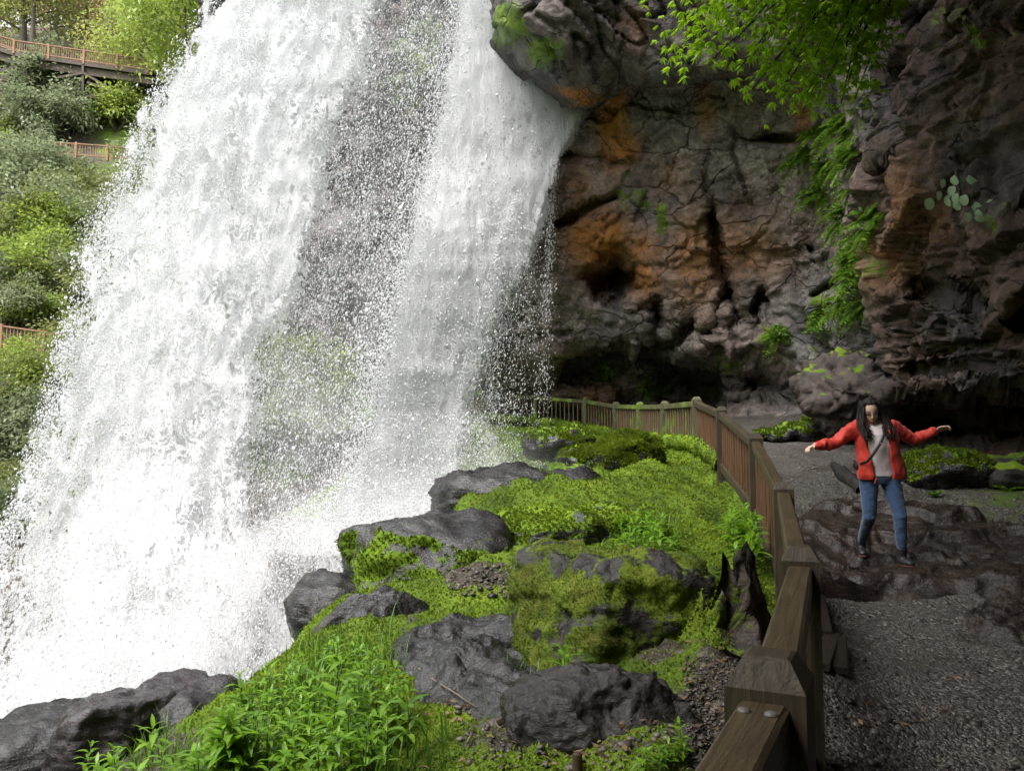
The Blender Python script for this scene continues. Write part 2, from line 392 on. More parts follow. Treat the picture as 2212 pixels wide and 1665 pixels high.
def mat_mist():
    t = NT('drifting_mist'); n_ = t.noise(t.coord((1, .8, 1), attr='flow'), .55, 5, .55, .5)
    al = t.math('MULTIPLY', t.attr('dens'), t.mr(n_, .25, .75, .25, 1.0))
    df = t.n('BsdfDiffuse'); df.inputs[0].default_value = (.83, .835, .85, 1); tr = t.n('BsdfTranslucent'); tr.inputs[0].default_value = (.83, .835, .85, 1)
    m1 = t.n('MixShader'); m1.inputs[0].default_value = .5; t.l(df.outputs[0], m1.inputs[1]); t.l(tr.outputs[0], m1.inputs[2])
    tp = t.n('BsdfTransparent'); mx = t.n('MixShader'); t.l(al, mx.inputs[0]); t.l(tp.outputs[0], mx.inputs[1]); t.l(m1.outputs[0], mx.inputs[2])
    return t.done(mx.outputs[0])
M['mist'] = mat_mist()
td = NT('water_drop')
d_ = td.n('BsdfDiffuse'); d_.inputs[0].default_value = (.83, .835, .85, 1); e_ = td.n('BsdfTranslucent'); e_.inputs[0].default_value = (.83, .835, .85, 1)
x_ = td.n('MixShader'); x_.inputs[0].default_value = .5; td.l(d_.outputs[0], x_.inputs[1]); td.l(e_.outputs[0], x_.inputs[2]); M['drop'] = td.done(x_.outputs[0])

# ================================================================== terrain
FP = [(-.40, -.15, None), (.51, 1.60, 1408), (1.19, 3.30, 1178), (2.05, 6.0, 1040), (2.68, 8.7, 936), (3.0, 11.3, 878), (3.28, 14.0, 857),
      (3.2, 16.5, 866), (3.0, 18.5, 868), (2.68, 20.3, 868), (2.08, 22.0, 858), (.72, 23.5, 850), (-.9, 24.6, 842), (-2.6, 25.4, 835)]
def fence_x(y): return np.interp(y, [f[1] for f in FP[:9]], [f[0] for f in FP[:9]])
POST_H = 1.06
FPTS = []
for i, (x, y, py) in enumerate(FP):
    top = EZ-.45 if py is None else float(P(1106, py, y)[2])
    FPTS.append(Vector((x, y, top)))
ctrl = []
for v in FPTS: ctrl.append((v.x, v.y, v.z-POST_H+.06))
def cp(px, py, d): q = P(px, py, d); ctrl.append(tuple(q))
for a in [(2000, 1600, 4), (2212, 1640, 3.9), (1930, 1245, 7.4), (1757, 1290, 7.3), (1700, 965, 13.5), (1850, 965, 13.5), (1700, 1000, 11.8), (1750, 1060, 9.8),
          (2000, 1060, 9.5), (2100, 1130, 8.3), (2212, 1100, 8.3), (2212, 1280, 6.7), (2100, 1380, 5.9), (1800, 1380, 5.6), (2212, 1010, 10.0), (2400, 1010, 9.5),
          (1640, 1180, 7.0), (1560, 1240, 5.7), (1560, 1370, 4.4), (1500, 1100, 8.5), (1400, 1050, 10), (1500, 1000, 12), (1580, 1050, 9.8),
          (1300, 1010, 13), (1200, 1000, 15), (1400, 960, 15.5), (1250, 945, 20), (1150, 935, 23), (1150, 1060, 10.5), (1000, 1095, 9.8), (960, 1115, 9.5),
          (1250, 1170, 7.6), (1100, 1205, 7.2), (800, 1295, 6.9), (750, 1300, 6.9), (700, 1335, 6.5), (660, 1355, 6.4), (1000, 1330, 5.9), (900, 1420, 5.0),
          (1150, 1480, 4.4), (600, 1400, 5.9), (490, 1480, 5.6), (700, 1500, 4.7), (850, 1600, 3.8), (600, 1600, 4.2), (1100, 1650, 3.3), (1400, 1640, 3.05),
          (1480, 1590, 3.2), (1540, 1450, 3.9), (300, 1660, 5.2), (0, 1730, 5.2), (100, 1640, 6.2), (-300, 1710, 6.0), (300, 1740, 4.6), (450, 1640, 4.9), (1350, 1330, 5.3), (1250, 1560, 3.7),
          (1330, 1100, 9.0), (1000, 1230, 7.3), (1100, 1150, 8.4), (1300, 1250, 6.2), (1420, 1200, 6.6)]: cp(*a)
for a in [(0, 0, 0), (2, 0, 0), (4.5, 0, .05), (-1.2, 0.3, -.1), (-3, 1, -.5), (-6, 2, -1.2), (0, -4, 0), (4, -4, 0), (-4, -4, -.8), (5, 4, .15), (6.5, 7, .5), (7.5, 12, 1.3), (5, 15, 1.7), (4.6, 20, 2.0),
          (3.6, 23, 2.1), (1, 26, 2.2), (-3, 27.5, 2.2),
          (-2.2, 6.3, -.9), (-2.0, 8.3, -1.6), (-3.6, 7.6, -2.6), (-.9, 9.6, -.5), (-1.3, 10.6, -1.8), (-.6, 12.5, -1.2), (.6, 15, .4), (-.5, 16, -.3), (-1.5, 14, -2.2), (0, 20, .9), (-2, 20, .2), (-4, 22, -.5), (-4, 10, -4.2), (-2.6, 12, -3.6),
          (-5, 14, -4.6), (-8, 10, -5.2), (-10, 6, -5), (-6, 5.8, -1.6), (-7, 7, -3.2), (-12, 14, -6), (-6, 20, -3), (-12, 24, -4), (-14, 4, -4), (-1, 18, .2)]: ctrl.append((a[0], a[1], a[2]))
ctrl = np.array(ctrl)
def rbf_fit(c):
    D = np.linalg.norm(c[:, None, :2]-c[None, :, :2], axis=-1); n = len(c)
    A = np.zeros((n+3, n+3)); A[:n, :n] = D + np.eye(n)*-.02; A[:n, n] = 1; A[:n, n+1:] = c[:, :2]; A[n:, :n] = A[:n, n:].T
    return np.linalg.solve(A, np.concatenate([c[:, 2], np.zeros(3)]))
_w = rbf_fit(ctrl)
def rbf(x, y):
    q = np.stack([x, y], -1); out = np.zeros(len(q))
    for s in range(0, len(q), 20000):
        b = q[s:s+20000]; D = np.linalg.norm(b[:, None]-ctrl[None, :, :2], axis=-1)
        out[s:s+20000] = D@_w[:-3]+_w[-3]+b@_w[-2:]
    return out
GX = np.concatenate([np.linspace(-16, -7, 40)[:-1], np.linspace(-7, 6, 330)[:-1], np.linspace(6, 11, 30)])
GY = np.concatenate([np.linspace(-6, 1.2, 30)[:-1], np.linspace(1.2, 11, 300)[:-1], np.linspace(11, 30, 190)])
gx, gy = np.meshgrid(GX, GY)
gz = blur(rbf(gx.ravel(), gy.ravel()).reshape(gx.shape), 3)
gp = np.stack([gx, gy, gx*0], -1)
side = gx-fence_x(gy)                         # >0 on the path
left = sm(.12, -.25, side)
hum = .15*ridged(gp, 1.1, 4, 2)+.07*fbm(gp, 2.6, 4, 5)+.022*ridged(gp, 9, 3, 8)
gz = gz - .24*sm(1.3, .1, -side)*sm(6.5, 9, gy)*left + left*(hum-.05) + (1-left)*(.035*fbm(gp, .9, 3, 9)+.012*fbm(gp, 5, 3, 4))
def ground_z(x, y):
    x = np.atleast_1d(np.asarray(x, float)); y = np.atleast_1d(np.asarray(y, float))
    i = np.clip(np.searchsorted(GX, x)-1, 0, len(GX)-2); j = np.clip(np.searchsorted(GY, y)-1, 0, len(GY)-2)
    a = (x-GX[i])/(GX[i+1]-GX[i]); b = (y-GY[j])/(GY[j+1]-GY[j])
    return (gz[j, i]*(1-a)+gz[j, i+1]*a)*(1-b)+(gz[j+1, i]*(1-a)+gz[j+1, i+1]*a)*b
DS = np.concatenate([np.linspace(1.2, 10, 300), np.linspace(10, 28, 200)])
def hit(px, py):
    """Where the sight line to photo position px, py meets the ground."""
    q = P(np.full(len(DS), px), np.full(len(DS), py), DS); g = ground_z(q[:, 0], q[:, 1])
    k = np.nonzero(q[:, 2] < g)[0]
    if not len(k) or k[0] == 0: k = k[0] if len(k) else len(DS)-1; return Vector((q[k, 0], q[k, 1], float(g[k])))
    k = k[0]; a, b = q[k-1, 2]-g[k-1], g[k]-q[k, 2]; t = a/(a+b+1e-9); r = q[k-1]+(q[k]-q[k-1])*t
    return Vector((r[0], r[1], float(ground_z(r[0], r[1])[0])))
gpx, gpy = proj(gx, np.maximum(gy, .4), gz)
soil = np.zeros_like(gx)
for (sx, sy, rx, ry, a) in [(1530, 1560, 120, 110, 1.1), (1560, 1440, 80, 80, 1), (1080, 1590, 120, 60, .75), (1200, 1500, 120, 60, .8), (1010, 1240, 130, 35, .9), (880, 1340, 40, 60, .5), (760, 1640, 100, 40, .5), (1340, 1620, 130, 60, .55), (1400, 1400, 150, 40, .7), (120, 1650, 260, 90, 1.3), (350, 1610, 100, 50, 1)]:
    soil = np.maximum(soil, a*np.exp(-((gpx-sx)/rx)**2-((gpy-sy)/ry)**2))
soil = np.maximum(soil, sm(-.25, .1, side)*sm(7.5, 4, gy)*.9)
soil = np.maximum(soil, sm(.1, -1.2, gz)*.9); soil = np.maximum(soil, sm(1.2, -1, gy))
GN = gridnormals(np.stack([gx, gy, gz], -1)); GN *= np.sign(GN[..., 2:3])
keep = (side[:-1, :-1] < .30)
go = ob('ground', mesh_np('ground', np.stack([gx, gy, gz], -1), gridfaces(len(GY), len(GX), keep), True, {'soil': soil.ravel()}, (M['ground'],)), kind='structure')
# gravel path on the far side of the fence
pz = gz+.012
pm = np.maximum(sm(.75, .2, side)*sm(5, 9, gy)*.35, np.exp(-((gpx-2190)/90)**2-((gpy-1085)/30)**2)*1.2)
ob('path', mesh_np('path', np.stack([gx, gy, pz], -1), gridfaces(len(GY), len(GX), side[:-1, :-1] >= -.02), True, {'soil': pm.ravel()}, (M['path'],)), kind='structure')

# ================================================================== cliffs
def cliff_mesh(name, px, py, T, nx_, ny_, amp, seed, carve=(), zones=None, parent=None, smooth=8, kind='structure', dark0=0.0, relief=None):
    X = np.linspace(px[0], px[-1], nx_); Y = np.linspace(py[0], py[-1], ny_)
    Dm = blur(lerp2(px, py, T, X, Y), smooth)
    xx, yy = np.meshgrid(X, Y); dark = np.zeros_like(xx)
    for (pts, wd, dep, dk) in carve:                          # clefts and hollows
        dist = np.full(xx.shape, 1e9)
        if len(pts) == 1: pts = [pts[0], pts[0]]
        for (ax, ay), (bx, by) in zip(pts[:-1], pts[1:]):
            L2 = max((bx-ax)**2+(by-ay)**2, 1e-6); t = np.clip(((xx-ax)*(bx-ax)+(yy-ay)*(by-ay))/L2, 0, 1)
            dist = np.minimum(dist, np.hypot(xx-ax-t*(bx-ax), yy-ay-t*(by-ay)))
        wob = 1+.45*fbm(np.stack([xx, yy, xx*0], -1), .02, 3, seed+3)
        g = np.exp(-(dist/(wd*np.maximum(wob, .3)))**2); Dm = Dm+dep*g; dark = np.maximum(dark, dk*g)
    V = P(xx, yy, Dm); N = gridnormals(V)
    s = np.sign((N*(V-np.array([0, 0, EZ]))).sum(-1))[..., None]; N = -N*s
    ben = np.stack([V[..., 0]*.9+V[..., 2]*.3, V[..., 1], V[..., 2]*1.25-V[..., 0]*.4], -1)
    warp = fbm(V, .5, 3, seed+9)[..., None]*.9
    fa, fe = facets(ben+warp*.6, .30, seed); fb, ge = facets(ben+warp*.4, .85, seed+1); fc, _ = facets(ben*np.array([1, 1, 1.6]), 2.4, seed+2)
    h = amp*(.20*fbm(ben+warp, .32, 2, seed)+.15*fa+.26*fb+.30*fc+.05*ridged(ben, 2.6, 4, seed+2)+.035*fbm(V, 7, 4, seed+4, .6))
    jt = np.exp(-(fe/.10)**2)*sm(-.1, .3, pn(V*.5+seed)); h = h-amp*.16*jt
    crk = np.abs(pn(ben*.9+warp*2+seed)); crk2 = np.abs(pn(ben*2.1+warp*3+seed+40))
    cr = np.exp(-(crk/.035)**2)*sm(.0, .35, pn(V*.6+seed+7)); cr2 = np.exp(-(crk2/.04)**2)*sm(.05, .4, pn(V*.9+seed+17))
    cr = cr*sm(.1, .5, pn(V*.45+seed+27)); cr2 = cr2*sm(.1, .5, pn(V*.7+seed+31)); h = h - amp*(.40*cr+.16*cr2); dark = np.maximum(dark, .7*cr+.5*cr2+.6*jt)
    h = h*(relief(xx, yy) if relief else 1)
    V2 = V+N*h[..., None]
    z = {k: np.zeros_like(xx) for k in ('orange', 'moss', 'lichen', 'wet')}; z['maroon_shade'] = sm(1840, 1930, xx+18*fbm(V, .8, 3, seed+50))  # maroon hue on the right, with the overhang's shade painted in
    for (k, ax, ay, rx, ry, a) in (zones or []):
        z[k] = np.maximum(z[k], a*np.exp(-((xx-ax)/rx)**2-((yy-ay)/ry)**2))
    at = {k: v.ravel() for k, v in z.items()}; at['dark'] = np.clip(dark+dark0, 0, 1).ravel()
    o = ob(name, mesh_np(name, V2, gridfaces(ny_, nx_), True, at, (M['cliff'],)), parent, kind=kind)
    return o, xx, yy, V2, N
WX = [1040, 1200, 1400, 1600, 1700, 1800, 1870, 1920, 2050, 2212, 2500, 2900]
WY = [-700, -300, 0, 200, 400, 600, 750, 830, 880, 930, 985, 1060]
WT = [[19, 18.5, 17.5, 16.5, 15, 12, 9, 8.3, 7.5, 6.5, 5, 4.5],
      [19.5, 19, 17.6, 16.6, 15.4, 13.6, 12, 11.4, 10, 8.8, 7.5, 6.5],
      [20, 19.5, 18, 17, 16.2, 14.6, 12.4, 11.8, 10.5, 9.5, 8.4, 7.4],
      [20.5, 19.8, 19, 18, 17.2, 15.6, 12.7, 11.9, 10.4, 9.4, 8.4, 7.4],
      [21, 20.2, 19.8, 19, 18.3, 16.6, 13.1, 12, 10.3, 9.2, 8.2, 7.4],
      [22, 21.2, 20.6, 19.8, 19, 17.2, 13.6, 12.2, 10.4, 9.2, 8.2, 7.4],
      [23, 22.2, 21.5, 20.4, 19.4, 17.4, 14.2, 12.6, 10.7, 9.3, 8.3, 7.4],
      [24, 23.6, 23, 21.3, 19.5, 17.4, 15, 12.8, 10.9, 9.5, 8.5, 7.5],
      [25, 24.5, 24, 22, 19.4, 17.4, 16, 14.6, 13.4, 12.3, 11.5, 10],
      [25.5, 25, 24, 21.5, 18.8, 17, 16, 15, 13.8, 12.8, 12, 10.5],
      [25, 24, 22.5, 19.5, 17, 15.6, 15, 14.4, 13, 12, 11, 9.5],
      [24, 22, 20, 17, 15, 14, 13.4, 12.8, 11.6, 10.6, 9.6, 8.5]]
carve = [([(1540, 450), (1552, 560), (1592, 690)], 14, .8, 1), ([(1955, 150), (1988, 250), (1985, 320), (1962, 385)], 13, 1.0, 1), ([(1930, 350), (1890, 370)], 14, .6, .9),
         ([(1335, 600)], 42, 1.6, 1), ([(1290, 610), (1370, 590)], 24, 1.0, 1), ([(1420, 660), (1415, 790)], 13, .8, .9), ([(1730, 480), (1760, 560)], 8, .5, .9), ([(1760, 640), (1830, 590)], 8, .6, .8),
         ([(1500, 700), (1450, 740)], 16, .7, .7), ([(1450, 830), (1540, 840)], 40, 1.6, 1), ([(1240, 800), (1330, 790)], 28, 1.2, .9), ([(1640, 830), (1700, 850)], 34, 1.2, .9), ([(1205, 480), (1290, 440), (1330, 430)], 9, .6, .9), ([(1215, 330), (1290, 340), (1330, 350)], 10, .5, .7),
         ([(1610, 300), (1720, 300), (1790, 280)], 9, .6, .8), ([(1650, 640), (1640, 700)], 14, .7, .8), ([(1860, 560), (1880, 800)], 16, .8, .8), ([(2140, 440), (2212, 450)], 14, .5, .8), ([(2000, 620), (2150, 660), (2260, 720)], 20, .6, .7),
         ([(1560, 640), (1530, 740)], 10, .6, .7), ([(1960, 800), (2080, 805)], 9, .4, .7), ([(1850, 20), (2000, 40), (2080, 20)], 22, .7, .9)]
zones = [('orange', 1325, 260, 30, 95, 1.7), ('orange', 1350, 320, 34, 40, 1.2), ('orange', 1290, 520, 64, 62, 1.7), ('orange', 1380, 540, 60, 40, .9), ('orange', 1395, 600, 40, 50, 1), ('orange', 1500, 560, 60, 110, .75), ('orange', 1600, 540, 110, 80, .6), ('orange', 1730, 250, 18, 50, .8), ('orange', 1530, 240, 22, 60, .6),
         ('orange', 1920, 560, 60, 60, .5), ('orange', 2000, 450, 60, 90, .35), ('orange', 1450, 380, 80, 60, .35), ('orange', 1250, 400, 30, 60, .5), ('orange', 1290, 850, 60, 30, .5),
         ('moss', 1370, 420, 60, 70, .55), ('moss', 1430, 470, 14, 60, .8), ('moss', 1420, 840, 60, 40, .7), ('moss', 1550, 780, 90, 50, .42), ('moss', 1680, 720, 45, 24, .8), ('moss', 1770, 690, 26, 55, .8), ('moss', 1870, 620, 40, 150, .42), ('moss', 1860, 250, 60, 150, .4), ('moss', 1300, 800, 80, 40, .5), ('moss', 1800, 770, 50, 16, .8), ('moss', 2090, 60, 100, 60, .5), ('moss', 2180, 520, 40, 60, .45), ('moss', 1700, 930, 120, 30, .75),
         ('lichen', 1400, 240, 80, 30, .8), ('lichen', 1310, 215, 30, 20, 1), ('lichen', 1510, 340, 90, 60, .7), ('lichen', 1660, 370, 70, 50, .9), ('lichen', 1830, 240, 40, 40, .7), ('lichen', 2040, 830, 30, 7, 1.4), ('lichen', 2190, 770, 30, 14, 1.4), ('lichen', 1960, 500, 40, 40, .5), ('lichen', 1700, 420, 40, 40, .6), ('lichen', 1990, 760, 60, 40, .4),
         ('wet', 1230, 300, 60, 80, 1), ('wet', 1300, 700, 160, 200, .7), ('wet', 1500, 700, 160, 160, .5)]
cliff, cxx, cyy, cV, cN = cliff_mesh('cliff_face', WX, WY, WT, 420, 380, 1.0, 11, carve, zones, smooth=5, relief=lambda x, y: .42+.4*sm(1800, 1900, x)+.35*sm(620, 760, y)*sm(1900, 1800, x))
def cliff_at(px, py):
    k = np.argmin((cxx-px)**2+(cyy-py)**2); j, i = np.unravel_index(k, cxx.shape)
    return Vector(cV[j, i].tolist()), Vector(cN[j, i].tolist())

# jutting brow over the plunge, and the rock behind the water
edge = [(1066, -420), (1068, -200), (1073, -60), (1076, 30), (1088, 92), (1128, 150), (1172, 190), (1215, 215), (1262, 232), (1288, 222), (1320, 196), (1370, 178), (1430, 182), (1490, 168), (1560, 150), (1660, 130), (1800, 90), (1960, 60)]
e = np.array(edge, float); s_ = np.concatenate([[0], np.cumsum(np.hypot(*np.diff(e, axis=0).T))])
nu, nv = 240, 150
su = np.linspace(0, s_[-1], nu); ex = np.interp(su, s_, e[:, 0]); ey = np.interp(su, s_, e[:, 1])
tt = np.linspace(-.16, 1, nv)[:, None]
cxs, cys = np.interp(su, s_, [1500]*6+[1540]*6+[1650]*3+[1800]*3), np.interp(su, s_, [-520]*18)
bx = ex+np.maximum(tt, 0)*(cxs-ex)+np.minimum(tt, 0)*-40; by = ey+np.maximum(tt, 0)*(cys-ey)
edge_d = np.interp(ex, [1066, 1150, 1262, 1400, 1660, 1960], [18.9, 18.9, 19.2, 18.4, 16.2, 11.9])
bulge = np.interp(ex, [1066, 1262, 1500, 1960], [2.6, 2.2, 1.5, .6])
bd = np.where(tt < 0, edge_d-tt*14, edge_d-bulge*np.sqrt(np.clip(tt*2.2, 0, 1)*(2-np.clip(tt*2.2, 0, 1)))-np.maximum(tt-.45, 0)*5)
V = P(bx, by, bd); N = gridnormals(V); N = -N*np.sign((N*(V-np.array([0, 0, EZ]))).sum(-1))[..., None]
diag = np.stack([V[..., 0]*.5-V[..., 2]*.5, V[..., 1]*.6, V[..., 2]*1.5+V[..., 0]*1.2], -1)
dw = diag+.4*fbm(V, .5, 2, 23)[..., None]; fa, fe = facets(dw*np.array([.6, .6, 1.2]), .55, 21); fb, _ = facets(dw*np.array([.6, .6, 1.3]), 1.4, 22)
h = (.12*ridged(diag, .55, 3, 21)+.2*fa+.24*fb+.05*ridged(diag, 4, 4, 25))*sm(-.16, .06, tt)
crk = np.exp(-(np.abs(pn(diag*.9+3))/.05)**2)
lev = V[..., 2]*.85+V[..., 0]*.8+.35*fbm(V, .5, 3, 27); fr_ = (lev*1.15) % 1; h = h+.16*(sm(0, .82, fr_)-sm(.86, 1, fr_))*sm(0, .15, tt)
V2 = V+N*(h-.3*crk*sm(.05, .2, tt))[..., None]
z = {k: np.zeros_like(bx) for k in ('orange', 'moss', 'lichen', 'wet')}
for (k, ax, ay, rx, ry, a) in [('moss', 1120, 40, 45, 60, .85), ('moss', 1180, 110, 40, 40, .85), ('moss', 1090, 60, 20, 60, .7), ('moss', 1260, 20, 60, 40, .4), ('orange', 1240, 190, 30, 10, 1.5), ('orange', 1270, 205, 24, 9, 1.2), ('orange', 1370, 60, 30, 40, .4), ('lichen', 1365, 55, 12, 10, 1.2), ('lichen', 1390, 85, 10, 8, 1), ('wet', 1150, 120, 130, 130, 1)]:
    z[k] = np.maximum(z[k], a*np.exp(-((bx-ax)/rx)**2-((by-ay)/ry)**2))
z['moss'] = z['moss']*sm(-.15, .45, ridged(diag*np.array([.5, .5, 1]), 1.6, 3, 44))*1.25
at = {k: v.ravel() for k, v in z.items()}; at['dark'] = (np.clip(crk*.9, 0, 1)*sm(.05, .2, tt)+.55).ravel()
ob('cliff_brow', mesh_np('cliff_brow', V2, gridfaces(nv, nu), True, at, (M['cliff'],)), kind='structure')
GWX = [430, 600, 760, 900, 1000, 1120, 1240]; GWY = [-350, 0, 300, 600, 800, 950, 1100]
GWT = [[34, 31, 28, 25, 23, 22, 21], [34, 31, 28, 25.5, 23.5, 22.5, 21.5], [35, 32, 29, 26.5, 24.5, 23.2, 22.3], [36, 33, 30, 27.5, 25.6, 24.4, 23.3], [37, 34, 31, 28.5, 26.5, 25.4, 24.2], [36, 33, 30, 28, 26.4, 25.4, 24.6], [30, 28, 26, 25, 24.5, 24, 23.5]]
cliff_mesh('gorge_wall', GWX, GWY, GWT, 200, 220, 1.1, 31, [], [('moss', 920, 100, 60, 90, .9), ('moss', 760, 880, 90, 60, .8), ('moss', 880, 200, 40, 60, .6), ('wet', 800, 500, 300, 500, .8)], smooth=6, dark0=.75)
# unseen overhang roof shaped to block sky and sun; unseen side wall for shade
rx_, ry_ = np.meshgrid(np.linspace(0, 1, 60), np.linspace(-11, 15.5, 70))
lx = np.interp(ry_, [-11, -6, -1.5, .5, 3, 6, 9, 12, 15.5], [-11, -8, -4.0, -2.6, -1.9, -.6, 1.8, 3.4, 5.5]); rxx = lx+rx_*(13-lx)
rz_ = np.interp(ry_, [-11, -9, -4, 0, 6, 11, 15.5], [-1, 4.5, 7.2, 8.2, 9.6, 11.2, 13])-1.2*rx_**2+1.2*(1-sm(0, .25, rx_))
V = np.stack([rxx, ry_, rz_], -1); V[..., 2] += .6*ridged(V*np.array([1, 1, 0]), .3, 4, 51)
za = {k: np.zeros(rx_.size) for k in ('orange', 'moss', 'lichen', 'wet', 'dark')}
ob('cliff_shade_roof', mesh_np('cliff_shade_roof', V, gridfaces(70, 60), True, za, (M['cliff'],)), kind='structure')
ry_, rz_ = np.meshgrid(np.linspace(-11, 9.5, 60), np.linspace(-.8, 10, 40))
V = np.stack([np.interp(ry_, [-11, -6, 0, 5, 9.5], [2.5, 4.2, 5.0, 5.9, 7.6])+.5*np.sin(rz_*.6), ry_, rz_], -1); V[..., 0] += .6*ridged(V, .35, 4, 61)
za = {k: np.zeros(ry_.size) for k in ('orange', 'moss', 'lichen', 'wet', 'dark')}
ob('cliff_shade_wall', mesh_np('cliff_shade_wall', V, gridfaces(40, 60), True, za, (M['cliff'],)), kind='structure')  # out of view, added only to cast shade

# hillside across the gorge
HX = [-900, -300, 0, 250, 500, 800, 1100]; HY = [60, 150, 240, 330, 500, 700, 850, 1000, 1150, 1300, 1500, 1700]
HT = [[74, 74, 74, 74, 74, 76, 78], [60, 60, 60, 61, 63, 66, 68], [56, 56, 56, 57, 58, 60, 62], [53, 53, 53, 53, 54, 55, 56], [45, 45, 45, 45, 45, 46, 46], [38, 38, 38, 38, 38, 38, 38], [33, 33, 33, 33, 33, 33, 33], [29, 29, 29, 29, 29.5, 30, 30], [25, 25, 25.5, 26, 27, 28, 28], [20, 21, 22, 23, 24, 25, 25], [15, 16, 18, 20, 22, 24, 24], [10, 11, 14, 17, 20, 22, 23]]
X = np.linspace(HX[0], HX[-1], 160); Y = np.linspace(HY[0], HY[-1], 160); HD = blur(lerp2(HX, HY, HT, X, Y), 4); hxx, hyy = np.meshgrid(X, Y)
hV = P(hxx, hyy, HD); hV = hV+fbm(hV, .3, 4, 71)[..., None]*np.array([.3, .8, .5])
ob('hillside', mesh_np('hillside', hV, gridfaces(160, 160), True, {'soil': (.65+.5*fbm(hV, .25, 3, 72)).ravel()}, (M['ground'],)), kind='structure')
gxx, gyy = np.meshgrid(np.linspace(-70, 70, 30), np.linspace(62, 260, 30))
pl = np.stack([gxx, gyy, 31+.02*(gyy-62)+fbm(np.stack([gxx, gyy, gxx*0], -1), .06, 3, 5)], -1)
ob('plateau', mesh_np('plateau', pl, gridfaces(30, 30), True, {'soil': np.ones(900)}, (M['ground'],)), kind='structure')
th, rr = np.meshgrid(np.linspace(R(48), R(200), 60), np.linspace(26, 95, 40))       # unseen wooded gorge sides, left and behind, added to block low sky
vz = np.interp(rr, [26, 34, 60, 95], [-6, -2, 26, 38])+fbm(np.stack([np.cos(th)*rr, np.sin(th)*rr, rr*0], -1), .07, 4, 81)*3
ob('gorge_slope', mesh_np('gorge_slope', np.stack([-np.sin(th)*rr, np.cos(th)*rr, vz], -1), gridfaces(40, 60), True, {'soil': np.full(2400, .3)}, (M['ground'],)), kind='structure')
def hill_at(px, py):
    k = np.argmin((hxx-px)**2+(hyy-py)**2); j, i = np.unravel_index(k, hxx.shape); return Vector(hV[j, i].tolist())
sx, sy = np.meshgrid(np.linspace(-30, 2, 60), np.linspace(6, 30, 60))
sz = -4.4+.15*fbm(np.stack([sx, sy, sx*0], -1), .8, 4, 3)
ts = NT('stream_water'); wv = ts.coord(kind='World')
M['stream'] = ts.done(ts.pbr(ts.mix(ts.mr(ts.noise(wv, 1.6, 6, .65), .42, .6), (.05, .06, .06), (.75, .77, .78)), .25, ts.bump(ts.noise(wv, 3, 5), .6, .2), .5))
ob('stream', mesh_np('stream', np.stack([sx, sy, sz], -1), gridfaces(60, 60), True, None, (M['stream'],)), kind='structure')

# ================================================================== boulders
TUFT_P, TUFT_N, TUFT_S, TUFT_C = [], [], [], []          # moss tips, gathered as we go
def add_tufts(p, n, s, c): TUFT_P.append(p); TUFT_N.append(n); TUFT_S.append(np.broadcast_to(s, len(p))); TUFT_C.append(np.broadcast_to(c, len(p)))
_ico = {}
def ico(sub):
    if sub not in _ico:
        bm = bmesh.new(); bmesh.ops.create_icosphere(bm, subdivisions=sub, radius=1)
        _ico[sub] = (np.array([v.co[:] for v in bm.verts]), np.array([[v.index for v in f.verts] for f in bm.faces])); bm.free()
    return _ico[sub]
def vnormals(V, F):
    fn = np.cross(V[F[:, 1]]-V[F[:, 0]], V[F[:, 2]]-V[F[:, 0]]); n = np.zeros_like(V)
    for k in range(3): np.add.at(n, F[:, k], fn)
    return n/(np.linalg.norm(n, axis=1)[:, None]+1e-9)
